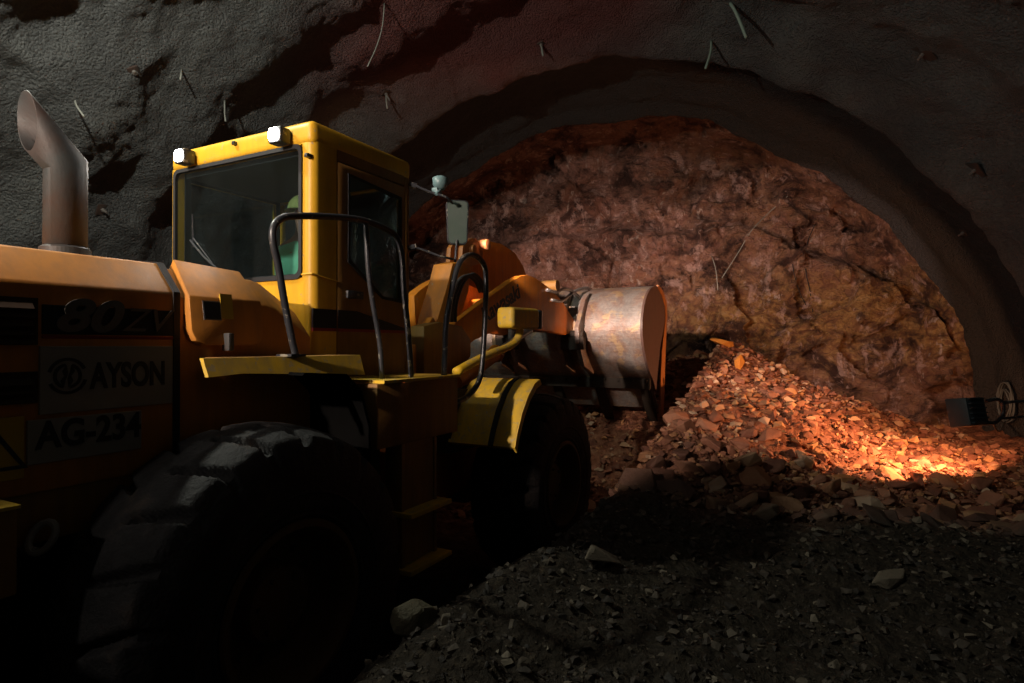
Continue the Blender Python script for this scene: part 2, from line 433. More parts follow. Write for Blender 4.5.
def facet(p, sc, amp):
    d, pts = noise.voronoi(p*sc)
    q = pts[0]
    # each cell is a tilted plane
    h1 = noise.noise(q*3.3+Vector((1.7, 9.2, 3.3))); gx = noise.noise(q*5.1+Vector((4, 4, 4))); gz = noise.noise(q*4.7+Vector((8, 1, 2)))
    dd = p*sc-q
    return amp*(h1*1.0+gx*dd.x*1.6+gz*dd.z*1.6)
def face_s(l, z):
    p = Vector((l, 0, z))
    wz = p+Vector((noise.noise(p*.9), 0, noise.noise(p*.9+Vector((5, 5, 5)))))*.35
    q = Vector((wz.x+wz.z*.35, 0, wz.z-.3*wz.x))
    s = 1.15+.10*max(0, z-3.6)**1.5+.06*max(0, 1.5-z)
    s += .42*noise.noise(p*.45+Vector((2, 7, 1)))
    s += facet(q, .8, .46)+facet(q+Vector((3, 0, 9)), 1.9, .24)+facet(q+Vector((7, 0, 1)), 4.6, .09)
    s += .10*noise.fractal(p*2.5, 1.0, 2.1, 4)
    s -= .85*sstep(5.2, 5.9, l)*sstep(3.4, 1.8, z)*(.75+.5*noise.noise(p*2.2))
    # outcrop ledge: rock above it is set back
    led = 4.45+.35*noise.noise(Vector((l*.6, 3, 3)))-.055*(l-.3)**2*(1 if l > .3 else .9)
    s += .55*sstep(led-.05, led+.3, z)
    return s
def face():
    n = 420; rr = []; 
    nr = 120
    vs = []; fs = []
    R1 = 6.28
    rows = [('f', (i/nr)) for i in range(1, nr+1)]+[('c', i/18) for i in range(1, 19)]
    for kind, t in rows:
        for i in range(n+1):
            th = D(-16)+D(212)*i/n
            if kind == 'f':
                r = R1*t; l, z = math.cos(th)*r, ZC+math.sin(th)*r
                s = face_s(l, z)
            else:
                sf = face_s(math.cos(th)*R1, ZC+math.sin(th)*R1)
                s = sf+(-.15-sf)*t
                p = Vector((math.cos(th)*6, s*1.2, math.sin(th)*6))
                r = R1+math.sin(min(1, t*1.3)*PI/2)*(.22+.28*noise.noise(p*.7)+facet(p, 1.1, .18))
                l, z = math.cos(th)*r, ZC+math.sin(th)*r
            vs.append(T(s, l, z))
    c0 = len(vs); vs.append(T(face_s(0, ZC), 0, ZC)); m = n+1
    for k in range(len(rows)-1):
        for i in range(n): a = k*m+i; fs.append((a, a+1, a+m+1, a+m))
    for i in range(n): fs.append((c0, i+1, i))
    me = bpy.data.meshes.new('wall_front'); me.from_pydata(vs, [], fs)
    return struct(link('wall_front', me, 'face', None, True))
face()

# ------------------------------------------------------------------ ground
def toL(X, Y):
    dx, dy = X-OX, Y-OY
    return dx*su+dy*cu, dx*cu-dy*su
def ground(X, Y, fine=True):
    s, l = toT(X, Y); x, v = toL(X, Y)
    p = Vector((X, Y, 0))
    bench = .50-.42*sstep(-6.6, -4.2, s)*sstep(1.2, 4.0, l)+.10*noise.noise(p*.5)+.16*math.exp(-((v-1.95)/.42)**2)*sstep(9, 6, x)
    # muck pile against the face
    lat = 1-.72*sstep(1.7, 6.0, l) if l > 1.7 else 1-.80*sstep(1.7, -3.6, l)
    a = max(0, 1-abs(min(0, s+.55))/5.3)
    pile = (1.62*lat)*(a**1.15)
    pile += .16*noise.noise(p*.8+Vector((3, 3, 0)))*min(1, a*3)
    h_right = bench+pile
    # loader lane, dug down to the floor
    floor = -.03-.030*max(-3, min(x, 5))+.03*noise.noise(p*1.3)
    w = sstep(1.36, 1.85, v+.10*noise.noise(p*2.1))
    lane = floor+(h_right-floor)*w
    wx = sstep(4.15, 6.6, x+.25*noise.noise(p*1.1))
    pl = max(floor, .12+pile*1.0)
    h = lane+(max(pl, h_right*w)-lane)*wx if v < 1.9 else h_right
    if v < -1.6: h = floor+.25*sstep(-1.6, -2.6, v)+(pl-floor)*wx
    # rough clods
    h += .05*noise.noise(p*3.1)+.035*noise.noise(p*7)*(1 if v > 1.45 or x > 4 else .4)
    if fine and v > 1.4:
        d, _ = noise.voronoi(p*6.5); h += .040*(d[1]-d[0])
        d, _ = noise.voronoi(p*14+Vector((3, 1, 0))); h += .022*(d[1]-d[0])
        h += .022*noise.noise(p*17)
    return h
def floor_mesh():
    st = .045
    X0, X1, Y0, Y1 = -7.0, 9.6, -4.5, 13.2
    xs = [X0+i*st for i in range(int((X1-X0)/st)+1)]; ys = [Y0+i*st for i in range(int((Y1-Y0)/st)+1)]
    idx = {}; vs = []; fs = []
    for i, X in enumerate(xs):
        for j, Y in enumerate(ys):
            if Y < 0 and (i % 1): continue
            s, l = toT(X, Y)
            if abs(l) > 6.9 or s > 2.7: continue
            idx[(i, j)] = len(vs); vs.append((X, Y, ground(X, Y)))
    for (i, j), a in idx.items():
        b = idx.get((i+1, j)); c = idx.get((i+1, j+1)); d = idx.get((i, j+1))
        if None not in (b, c, d): fs.append((a, b, c, d))
    me = bpy.data.meshes.new('floor'); me.from_pydata(vs, [], fs)
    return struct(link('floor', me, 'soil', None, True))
floor_mesh()

# ------------------------------------------------------------------ broken rock
def rock_mesh(seed, flat=1.0, npt=13, bev=True):
    rnd = random.Random(seed); bm = BM()
    for _ in range(npt):
        d = Vector((rnd.gauss(0, 1), rnd.gauss(0, 1), rnd.gauss(0, 1))).normalized()*rnd.uniform(.75, 1.05)
        bm.verts.new(Vector((d.x*1.0, d.y*.78, d.z*.6*flat)))
    r = bmesh.ops.convex_hull(bm, input=bm.verts)
    bmesh.ops.delete(bm, geom=[g for g in r['geom_interior'] if isinstance(g, bmesh.types.BMVert)], context='VERTS')
    if bev:
        bmesh.ops.bevel(bm, geom=bm.edges[:], offset=.05, segments=1, affect='EDGES', clamp_overlap=True)
        bmesh.ops.triangulate(bm, faces=bm.faces)
    bmesh.ops.recalc_face_normals(bm, faces=bm.faces)
    me = bpy.data.meshes.new('rock'); bm.to_mesh(me); bm.free(); me.materials.append(M['rock'])
    return me
protos = [rock_mesh(i, 1.0 if i % 3 else .6) for i in range(14)]
def project(X, Y, z): return 512+F*X/Y, HZ-(z-EYE)*F/Y
cands = []
rr = random.Random(21)
def zone(X, Y, px, py):
    # the pool of orange light on the slope, the dark foot of the pile, the near bench
    s, l = toT(X, Y)
    if s > -3.9: return 'slope'
    if s > -6.3: return 'foot'
    return 'bench'
tries = 0
while len(cands) < 19000 and tries < 400000:
    tries += 1
    Y = rr.uniform(1.9, 12.6); X = rr.uniform(-.95, .98)*Y*.93
    if rr.random() > (Y/12.6)**.35: continue
    s, l = toT(X, Y); x, v = toL(X, Y)
    if abs(l) > 5.8 or s > .5: continue
    z = zone(X, Y, 0, 0)
    if z == 'bench' and v < 1.6: continue
    if v < 1.45 and x < 4.3: continue
    big = rr.random()
    if z == 'slope': r = .022+.10*big**5.0+(.10*rr.random() if rr.random() < .012 else 0)
    elif z == 'foot': r = .035+.17*big**5.0+(.08*rr.random() if rr.random() < .02 else 0)
    else:
        r = .009+.040*big**5
    cands.append((r, X, Y, z))
cands.sort(key=lambda c: -c[0]/c[2])
heroes_xy = []
def spot(px, py, depth):   # where a sight line at this depth stands on the ground
    return (px-512)/F*depth, depth
used = []
GR = {'slope': ('angular red brown rock on the orange lit slope of the muck pile', 'rocks on the lit muck slope'),
      'foot': ('dark angular rock at the shaded foot of the muck pile', 'rocks at the foot of the muck pile'),
      'bench': ('small clod of rock on the dark bench beside the loader', 'clods on the near bench')}
small = []
cnt = 0
for r, X, Y, z in cands:
    if cnt < 298:
        if any((X-a)**2+(Y-b)**2 < ((r+q)*.72)**2 for a, b, q in used): 
            small.append((r*.5, X, Y)); continue
        used.append((X, Y, r)); cnt += 1
        o = bpy.data.objects.new('rock', rr.choice(protos)); C.objects.link(o)
        o.location = (X, Y, ground(X, Y, False)+r*.28)
        o.rotation_euler = (rr.uniform(-.6, .6), rr.uniform(-.6, .6), rr.uniform(0, 6.28))
        o.scale = (r, r*rr.uniform(.8, 1.1), r*rr.uniform(.8, 1.2))
        tag(o, GR[z][0], 'rock', GR[z][1])
    else: small.append((r, X, Y))
pv = [rock_mesh(100+i, 1, 9, False) for i in range(16)]
pdat = [([v.co.copy() for v in m.vertices], [tuple(p.vertices) for p in m.polygons]) for m in pv]
vs = []; fs = []
for r, X, Y in small:
    cs, pf = rr.choice(pdat); b = len(vs)
    R_ = Matrix.Rotation(rr.uniform(0, 6.28), 3, 'Z') @ Matrix.Rotation(rr.uniform(-.8, .8), 3, 'X')
    zz = ground(X, Y)+r*.25
    for c in cs: vs.append(R_ @ c*r+Vector((X, Y, zz)))
    fs += [tuple(b+i for i in f) for f in pf]
me = bpy.data.meshes.new('rubble'); me.from_pydata(vs, [], fs); me.validate()
rb = link('rubble', me, 'rock'); rb['kind'] = 'stuff'
tag(rb, 'fine broken rubble scattered over the muck pile and bench', 'rubble')
def hero(px, depth, r, sc, rot, mat, label, seed, dz=.3, name='boulder', npt=15):
    X, Y = spot(px, 0, depth)
    m = rock_mesh(seed, 1, npt); m.materials.clear(); m.materials.append(M[mat])
    o = bpy.data.objects.new(name, m); C.objects.link(o); o.location = (X, Y, ground(X, Y, False)+r*dz)
    o.scale = tuple(r*q for q in sc); o.rotation_euler = rot; tag(o, label, 'rock')
hero(740, 9.6, .17, (.65, .5, 1.6), (.2, .1, .4), 'ochre_rock', 'tall ochre orange rock standing upright near the top of the muck pile', 301, .8)
hero(722, 10.4, .22, (1.5, .8, .6), (.1, .2, .3), 'ochre_rock', 'flat ochre rock on the crest of the pile beside the bucket', 302, .5)
hero(890, 3.8, .14, (1.2, .8, .6), (.1, -.2, .4), 'pale_rock', 'pale flat stone lying alone on the dark bench at lower right', 303)
hero(598, 3.75, .17, (1.2, .8, .5), (.3, .35, .6), 'pale_rock', 'tan flat slab resting on the berm beside the front tyre', 304, .5)
hero(412, 2.80, .125, (1.0, .9, 1.25), (.2, .1, .4), 'grey_rock', 'rounded grey boulder at the left end of the berm beside the rear tyre', 311, .75, 'boulder', 42)
hero(446, 2.75, .06, (.7, .6, 1.3), (.2, .4, .4), 'pale_rock', 'small upright stone next to the rounded grey boulder', 306, .5)

# ================================================================== wheel loader
loader = thing('wheel_loader', 'yellow wheel loader with a raised bucket working inside the tunnel', 'wheel loader', (OX, OY, 0), RZ)
def tyre_mesh():
    Rm, W, NT, NW = .81, .60, 480, 64
    nl = 22
    bm = BM(); prof = []
    # (v, r) cross-section
    def sect(t):   # t from -1..1 around outer side
        return t
    vs = []
    prof = [(-.24, .365), (-.285, .40), (-.305, .47), (-.31, .55), (-.305, .62), (-.29, .68), (-.272, .735)]
    tread = [(-.262+.524*i/34) for i in range(35)]
    sec = [(v, r, 0) for v, r in prof]
    for v in tread: sec.append((v, .81-.040*(abs(v)/.262)**2.4-.012*(v/.262)**2, 1))
    sec += [(-v, r, 0) for v, r in prof[::-1]]
    def groove(th, v):
        g = 0
        for side in (-1, 1):
            w = v*side/.262   # 1 at this shoulder
            if w < .10: continue
            ph = (th*nl/(2*PI)+(.5 if side > 0 else 0)+.42*max(0, w-.1)**1.3) % 1.0
            d = abs(ph-.5)
            wid = .065+.045*sstep(.3, 1.0, w)
            g = max(g, sstep(wid+.04, wid-.03, d)*sstep(.10, .24, w))
        return g
    for i in range(NT):
        th = 2*PI*i/NT; ring = []
        for v, r, tr in sec:
            q = Vector((math.cos(th)*2, v*3, math.sin(th)*2))
            if tr: r = r-.048*groove(th, v)+.006*noise.noise(q*3)+.003*noise.noise(q*11)
            elif r > .66: r = r-.02*groove(th, math.copysign(.262, v)); 
            ring.append(bm.verts.new(P(math.cos(th)*r, v, math.sin(th)*r)))
        vs.append(ring)
    for i in range(NT):
        A, B = vs[i], vs[(i+1) % NT]
        for k in range(len(sec)-1): bm.faces.new([A[k], A[k+1], B[k+1], B[k]])
    # sidewall bead ribs
    for sgn in (-1, 1):
        lathe = [(.50, .3065), (.512, .314), (.524, .3065)]
        lathe_v(bm, [(r, v*sgn) for r, v in lathe], 96)
        lathe_v(bm, [(r, v*sgn) for r, v in [(.40, .285), (.41, .298), (.425, .296)]], 96)
    bmesh.ops.recalc_face_normals(bm, faces=bm.faces)
    me = bpy.data.meshes.new('tyre'); bm.to_mesh(me); bm.free(); me.materials.append(M['tyre'])
    for p in me.polygons: p.use_smooth = True
    try: me.set_sharp_from_angle(angle=math.radians(50))
    except Exception: pass
    me.transform(Matrix.Diagonal((1.035, 1.0, 1.035, 1)))
    return me
def rim_mesh():
    bm = BM()
    lathe_v(bm, [(.405, .285), (.395, .30), (.37, .30), (.352, .27), (.34, .20), (.33, .12), (.30, .085), (.22, .075), (.19, .075), (.185, .15), (.17, .175), (.10, .18), (.0, .18)], 64)
    lathe_v(bm, [(.405, -.285), (.37, -.30), (.35, -.25), (.33, -.1), (.2, -.05), (0, -.05)], 64)
    for k in range(12):
        a = 2*PI*k/12; c, s = math.cos(a), math.sin(a)
        cyl(bm, P(c*.255, .075, s*.255), P(c*.255, .115, s*.255), .018, 6)
    for k in range(6):
        a = 2*PI*k/6; c, s = math.cos(a), math.sin(a)
        cyl(bm, P(c*.13, .17, s*.13), P(c*.13, .195, s*.13), .013, 6)
    bmesh.ops.recalc_face_normals(bm, faces=bm.faces)
    me = bpy.data.meshes.new('rim'); bm.to_mesh(me); bm.free(); me.materials.append(M['rim'])
    for p in me.polygons: p.use_smooth = True
    try: me.set_sharp_from_angle(angle=math.radians(35))
    except Exception: pass
    return me
tm, rm_ = tyre_mesh(), rim_mesh()
for x, z in ((0, .78), (3.2, .70)):
    for sg in (1, -1):
        w = bpy.data.objects.new('wheel', tm); C.objects.link(w); w.parent = loader
        w.location = P(x, 1.03*sg, z); w.rotation_euler = (0, random.uniform(0, 1) if x else .13, PI if sg < 0 else 0)
        r = bpy.data.objects.new('rim', rm_); C.objects.link(r); r.parent = w
# chassis
bm = BM(); box(bm, -1.95, 1.55, -.42, .42, .62, 1.30); box(bm, -1.0, .9, -.62, .62, 1.15, 1.45); obj('rear_frame', bm, 'chassis', loader, bevel=.02)
bm = BM(); cyl(bm, P(0, -.80, .78), P(0, .80, .78), .17); cyl(bm, P(0, -.26, .78), P(0, .26, .78), .30); obj('rear_axle', bm, 'chassis', loader)
bm = BM(); cyl(bm, P(3.2, -.80, .70), P(3.2, .80, .70), .17); cyl(bm, P(3.2, -.26, .70), P(3.2, .26, .70), .30); obj('front_axle', bm, 'chassis', loader)
bm = BM(); box(bm, 1.75, 3.75, -.40, .40, .60, 1.15); prism(bm, [(1.95, 1.1), (3.6, 1.1), (3.4, 1.5), (2.9, 1.75), (2.35, 2.25), (2.1, 2.0)], -.42, -.34); prism(bm, [(1.95, 1.1), (3.6, 1.1), (3.4, 1.5), (2.9, 1.75), (2.35, 2.25), (2.1, 2.0)], .34, .42)
obj('front_frame', bm, 'boom', loader, bevel=.015)
bm = BM(); box(bm, 1.45, 1.9, -.13, .13, .65, .8); box(bm, 1.45, 1.9, -.13, .13, 1.1, 1.25); cyl(bm, P(1.7, 0, .55), P(1.7, 0, 1.35), .07); obj('articulation_hinge', bm, 'chassis', loader, bevel=.01)
bm = BM(); prism(bm, [(-2.35, .75), (-1.75, .75), (-1.55, 1.1), (-1.55, 1.48), (-2.25, 1.48), (-2.35, 1.3)], -1.2, 1.2); obj('counterweight', bm, 'side', loader, bevel=.04, seg=3)
# hood (rear part) with bevelled shoulders
hp = [(-.75, 1.42), (-.75, 2.245), (-.62, 2.395), (-.40, 2.42), (.40, 2.42), (.62, 2.395), (.75, 2.245), (.75, 1.42)]
XS = -.225
bm = BM(); prism_v(bm, hp, -1.95, XS); obj('engine_hood', bm, 'orange', loader, bevel=.012, seg=2)
# front part of hood, ends in a slanted shoulder towards the cab
bm = BM()
rows = []
for x, dz, zs in ((XS+.015, -.02, 0), (.30, -.03, 0), (.36, -.045, 0), (.62, -.20, .0)):
    rows.append([P(x, v, z+(dz if z > 2.0 else 0)) for v, z in hp])
rv = [[bm.verts.new(p) for p in r] for r in rows]
for A, B in zip(rv, rv[1:]):
    for i in range(8): bm.faces.new([A[i], A[(i+1) % 8], B[(i+1) % 8], B[i]])
bm.faces.new(rv[0][::-1]); bm.faces.new(rv[-1])
obj('hood_shoulder', bm, 'orange', loader, bevel=.01)
# seam strap between both
bm = BM(); h2 = [(v*1.008, z+.006) for v, z in hp]; ring_prism_v(bm, h2, [(v*.98, z-.02) for v, z in hp], XS-.012, XS+.02); obj('hood_seam', bm, 'rubber', loader)
# filler door: slightly proud, tilted panel with a sloping top
a0 = at(190, 262, .66); a1 = at(255, 268, .66)
dl = at(187, 293, .775)[0]; dr = at(259, 293, .775)[0]
zt = 2.235; zb = at(225, 345, .80)[1]
bm = BM()
def door_pts(off, x0, x1):
    rc = .07
    return [(x0, zt), (x1, zt), (x1, zb+rc), (x1-.02, zb+.02), (x1-rc, zb), (x0+rc, zb), (x0+.02, zb+.02), (x0, zb+rc)]
pts = door_pts(0, dl, dr)
outer = [bm.verts.new(P(x, .79+.10*(zt-z)*0+.045*(zt-z)/.35, z)) for x, z in pts]
inner = [bm.verts.new(P(x, .745, z)) for x, z in pts]
top_o = [bm.verts.new(P(dl+.02, .635, 2.425)), bm.verts.new(P(dr-.015, .635, 2.405))]
top_i = [bm.verts.new(P(dl+.02, .60, 2.38)), bm.verts.new(P(dr-.015, .60, 2.36))]
bm.faces.new(outer); n = 8
for i in range(1, 8): bm.faces.new([outer[i], outer[(i+1) % n], inner[(i+1) % n], inner[i]])
bm.faces.new([outer[0], outer[1], top_o[1], top_o[0]]); bm.faces.new([top_o[0], top_o[1], top_i[1], top_i[0]])
bm.faces.new([outer[0], top_o[0], top_i[0], inner[0]]); bm.faces.new([outer[1], inner[1], top_i[1], top_o[1]])
bm.faces.new([inner[0], top_i[0], top_i[1], inner[1]]); bm.faces.new(inner[::-1])
fd = obj('filler_door', bm, 'orange', loader, bevel=.008)
def vdoor(z): return .79+.045*(zt-z)/.35
def xz_rect(pxl, pyt, pxr, pyb, v): 
    x0, z1 = at(pxl, pyt, v); x1, z1b = at(pxr, pyt, v); _, z0 = at((pxl+pxr)/2, pyb, v); return x0, x1, z0, (z1+z1b)/2
x0, x1, z0, z1 = xz_rect(204, 302, 220, 319, .80)
def flush(x0, x1, z0, z1, off):
    b = BM(); v = [b.verts.new(P(x, vdoor(z)+o_, z)) for x in (x0, x1) for z in (z0, z1) for o_ in (-.004, off)]
    for f in ((0,1,3,2),(4,6,7,5),(0,4,5,1),(2,3,7,6),(0,2,6,4),(1,5,7,3)): b.faces.new([v[i] for i in f])
    return b
bm = flush(x0-.006, x1+.006, z0-.006, z1+.006, .002); obj('decal_border', bm, 'plate', fd)
bm = flush(x0, x1, z0, z1, .004); lab(obj('warning_decal', bm, 'decal_dark', fd), 'black square decal with pale border')
x0, x1, z0, z1 = xz_rect(221, 294, 233, 319, .80)
bm = flush(x0, x1, z0, z1, .003); lab(obj('warning_decal', bm, 'decal_yel', fd), 'small yellow warning decal')
x0, x1, z0, z1 = xz_rect(225, 333, 232, 351, .83)
bm = BM(); box(bm, x0+.004, x1-.004, .80, .855, z0, z1); lab(obj('latch', bm, 'exhaust', fd, bevel=.008), 'grey metal latch')
# louvre panels, stripes, plates on the side
def side_panel(name, pxl, pyt, pxr, pyb, v0, v1, mat, label=None, extra=0):
    x0, x1, z0, z1 = xz_rect(pxl, pyt, pxr, pyb, v1)
    bm = BM(); box(bm, x0-extra, x1, v0, v1, z0, z1); o = obj(name, bm, mat, loader, bevel=.002, seg=1)
    if label: lab(o, label)
    return o, (x0-extra, x1, z0, z1)
def louvre(pyt, pyb):
    x1, _ = at(38, pyt, .755); _, z1 = at(20, pyt, .755); _, z0 = at(20, pyb, .755); x0 = x1-.62
    bm = BM(); box(bm, x0, x1, .75, .755, z0, z1)
    n_ = int((z1-z0)/.034)
    for k in range(n_):
        z = z0+.017+k*.034
        for xa, xb in ((x0+.02, x0+.29), (x0+.33, x1-.02)):
            vv = [P(xa, .755, z-.008), P(xb, .755, z-.008), P(xb, .775, z-.012), P(xa, .775, z-.012), P(xa, .755, z+.012), P(xb, .755, z+.012)]
            q = [bm.verts.new(p) for p in vv]
            for f in ((0,1,2,3), (3,2,5,4), (0,3,4), (1,5,2)): bm.faces.new([q[i] for i in f])
    obj('louvre_panel', bm, 'chassis', loader)
louvre(297, 345); louvre(372, 404)
_, (sx0, sx1, sz0, sz1) = side_panel('model_stripe', 42, 308, 176, 335, .745, .754, 'stripe', 'black stripe decal')
side_panel('stripe_line', 42, 336, 176, 339, .745, .754, 'redline', 'thin red line decal')
tx, tz = at(53, 330, .757)
st1 = text('model_lettering', '80', tx, .757, tz, .185, 'letter_dim', loader, .003, .32, .006, 0, 1.30)
tx2, tz2 = at(121, 331, .757)
text('model_lettering', 'ZV', tx2, .757, tz2, .15, 'letter_dim', loader, .003, .32, .0, 0, 1.1)
bd, (bx0, bx1, bz0, bz1) = side_panel('company_board', 40, 346, 173, 409, .745, .760, 'plate', 'dull white company board')
tx, tz = at(91, 388, .762); 
text('board_lettering', 'AYSON', tx, .762, tz, .150, 'decal_dark', bd, .002, 0, .004, 0, .64)
cx_, cz_ = at(68, 376, .762)
bm = BM(); rr_ = .068
for a0_, a1_, r_, w_ in ((25, 165, .068, .006), (205, 345, .068, .006), (100, 250, .046, .006), (-80, 70, .046, .006)):
    n_ = 26; A = []
    for k in range(n_+1):
        a = D(a0_+(a1_-a0_)*k/n_)
        A.append([bm.verts.new(P(cx_+math.cos(a)*q, .763, cz_+math.sin(a)*q)) for q in (r_-w_, r_+w_)])
    for u, w in zip(A, A[1:]): bm.faces.new([u[0], u[1], w[1], w[0]])
for sg in (1, -1):
    pts = [(0.0, -.045), (.016, -.02), (.008, .0), (.022, .02), (.010, .045), (.004, .015), (-.004, -.01)]
    bm.faces.new([bm.verts.new(P(cx_+sg*(x+.004), .7635, cz_+sg*z)) for x, z in pts])
g = bmesh.ops.extrude_face_region(bm, geom=bm.faces[:]); bmesh.ops.translate(bm, verts=[e for e in g['geom'] if isinstance(e, bmesh.types.BMVert)], vec=(0, .004, 0))
obj('board_emblem', bm, 'decal_dark', bd)
nb, _ = side_panel('number_board', 28, 415, 142, 457, .745, .760, 'plate', 'dull white number board')
tx, tz = at(37, 449, .762)
text('board_lettering', 'AG-234', tx, .762, tz, .150, 'decal_dark', nb, .002, 0, .004, .0, .83)
wb, (wx0, wx1, wz0, wz1) = side_panel('warning_board', 0, 417, 25, 480, .745, .757, 'decal_yel', 'yellow warning board with triangle', .12)
bm = BM(); cxw = (wx0+wx1)/2; zt_ = wz1-.03
ring_prism(bm, [(cxw-.11, zt_-.17), (cxw+.11, zt_-.17), (cxw, zt_)], [(cxw-.085, zt_-.156), (cxw+.085, zt_-.156), (cxw, zt_-.03)], .756, .760); obj('warning_triangle', bm, 'decal_dark', wb)
# lower side skirts and battery box
bm = BM(); box(bm, -1.6, .55, .55, .74, 1.22, 1.43); obj('side_skirt', bm, 'side', loader, bevel=.01)
bm = BM(); box(bm, -1.6, .55, -.74, -.55, 1.22, 1.43); obj('side_skirt', bm, 'side', loader, bevel=.01)
bm = BM(); x_, z_ = at(19, 508, 1.0); box(bm, x_-.55, x_, .72, 1.0, z_-.30, z_); tbx = obj('tool_box', bm, 'side', loader, bevel=.012)
bm = BM(); box(bm, x_-.56, x_+.006, .72, 1.006, z_, z_+.012); lab(obj('box_lid', bm, 'chippy', tbx), 'chipped yellow lid')
cx_, cz_ = at(43, 537, .80)
bm = BM(); tube(bm, [P(cx_+.028*math.cos(a)-.0+.02*math.sin(a), .80+.03*math.cos(a), cz_+.055*math.sin(a)) for a in [2*PI*k/16 for k in range(17)]], .014, 8, 0)
cyl(bm, P(cx_-.02, .56, cz_-.045), P(cx_-.02, .80, cz_-.05), .016, 8)
lab(obj('lifting_ring', bm, 'plate', loader), 'pale ring bracket behind the rear tyre')
# exhaust
ex, _ = at(65, 248, .12)
bm = BM()
R0 = .092; seg = 40
zc_ = at(65, 165, .12)[1]
def exring(c, ax, r, cut=None):
    return c
z_el = zc_
rings = []
dirb = Vector((-.62, 0, .78)).normalized()
# straight pipe up to a mitre, then a leaning stack with a vertical mouth
top = []; mid = []; bot = []
for k in range(seg):
    a = 2*PI*k/seg; dx, dv = math.cos(a)*R0, math.sin(a)*R0
    bot.append(bm.verts.new(P(ex+dx, .12+dv, 2.40)))
    mz = z_el+dx*.42
    mid.append(bm.verts.new(P(ex+dx, .12+dv, mz)))
    
    t = .075+(dx+R0)/(2*R0)*.235
    px_ = ex+dx-t*.86; pz = mz+t*.88
    # mouth lies in a near-vertical plane
    top.append(bm.verts.new(P(px_, .12+dv, pz)))
for k in range(seg):
    j = (k+1) % seg
    bm.faces.new([bot[k], bot[j], mid[j], mid[k]]); bm.faces.new([mid[k], mid[j], top[j], top[k]])
me_top = top
exo = obj('exhaust_stack', bm, 'exhaust', loader, smooth=math.radians(40))
sm = exo.modifiers.new('wall', 'SOLIDIFY'); sm.thickness = .006
bm = BM(); lathe = [(R0+.012, 0), (R0+.016, .01), (R0+.016, .05), (R0+.004, .06)]
for (r1, h1), (r2, h2_) in zip(lathe, lathe[1:]):
    for k in range(seg):
        a, b = 2*PI*k/seg, 2*PI*(k+1)/seg
        bm.faces.new([bm.verts.new(P(ex+math.cos(q)*r, .12+math.sin(q)*r, 2.43+h)) for q, r, h in ((a, r1, h1), (b, r1, h1), (b, r2, h2_), (a, r2, h2_))])
obj('exhaust_collar', bm, 'exhaust', exo)

# ---------------------------------------------------------------- cab
CX0, CX1, CV0, CV1, CZ0, CZT = .70, 1.67, -.715, .68, 1.72, 3.40
bm = BM(); box(bm, CX0-.01, CX1+.02, CV0-.005, CV1+.005, 3.25, CZT); obj('cab_roof', bm, 'yellow', loader, bevel=.05, seg=4)
bm = BM(); box(bm, CX0+.065, CX1-.055, CV0+.065, CV1-.055, 3.215, 3.252); obj('headliner', bm, 'interior', loader)
bm = BM(); box(bm, CX0+.02, CX1-.02, CV0+.02, CV1-.02, CZ0-.04, CZ0+.05); obj('cab_floor', bm, 'interior', loader)
# rear wall with a big window
zl = at(290, 275, .62)[1]
bm = BM()
o4 = [(CV0, CZ0), (CV1-.05, CZ0), (CV1-.05, 3.27), (CV0, 3.27)]; i4 = [(CV0+.03, zl), (CV1-.09, zl), (CV1-.09, 3.255), (CV0+.03, 3.255)]
ring_prism_v(bm, o4, i4, CX0, CX0+.06); cw = obj('cab_rear_wall', bm, 'yellow', loader, bevel=.008)
# window with rounded rubber seal
def rrect(a0, a1, b0, b1, r, n=5):
    pts = []
    for cx, cy, s in ((a1-r, b1-r, 0), (a0+r, b1-r, 90), (a0+r, b0+r, 180), (a1-r, b0+r, 270)):
        for k in range(n+1):
            a = D(s+90*k/n); pts.append((cx+math.cos(a)*r, cy+math.sin(a)*r))
    return pts
ro = rrect(CV0+.025, CV1-.085, zl-.01, 3.26, .05); ri = rrect(CV0+.05, CV1-.11, zl+.02, 3.235, .04)
bm = BM(); prism_v(bm, ri, CX0-.002, CX0+.006); rw = obj('rear_window', bm, 'glass', loader)
bm = BM(); ring_prism_v(bm, ro, ri, CX0-.012, CX0+.012); obj('window_seal', bm, 'rubber', rw)
# wiper on the rear glass
bm = BM(); y0 = at(190, 236, -.6)
def rear_pt(px, py, x=CX0-.02):
    k = (px-512)/F  # solve v at given x
    v = (k*(OY+cu*x)-(OX+su*x))/(cu+k*su); Y = OY+cu*x-su*v
    return P(x, v, EYE+(HZ-py)/F*Y)
tube(bm, [rear_pt(190, 240, CX0-.02), rear_pt(203, 256, CX0-.03), rear_pt(216, 268, CX0-.02)], .007, 6, 2); tube(bm, [rear_pt(193, 238, CX0-.012), rear_pt(212, 263, CX0-.012)], .005, 6, 0); tube(bm, [rear_pt(192, 214, CX0-.012), rear_pt(193, 247, CX0-.012)], .005, 6, 0)
lab(obj('wiper', bm, 'black', rw), 'thin wiper arm')
for px_, py_ in ((234, 143), (307, 155)):
    q = rear_pt(px_, py_); bm = BM(); box(bm, q.x-.015, q.x+.03, -q.y-.013, -q.y+.013, q.z-.012, q.z+.012); obj('window_hinge', bm, 'black', loader, bevel=.004)
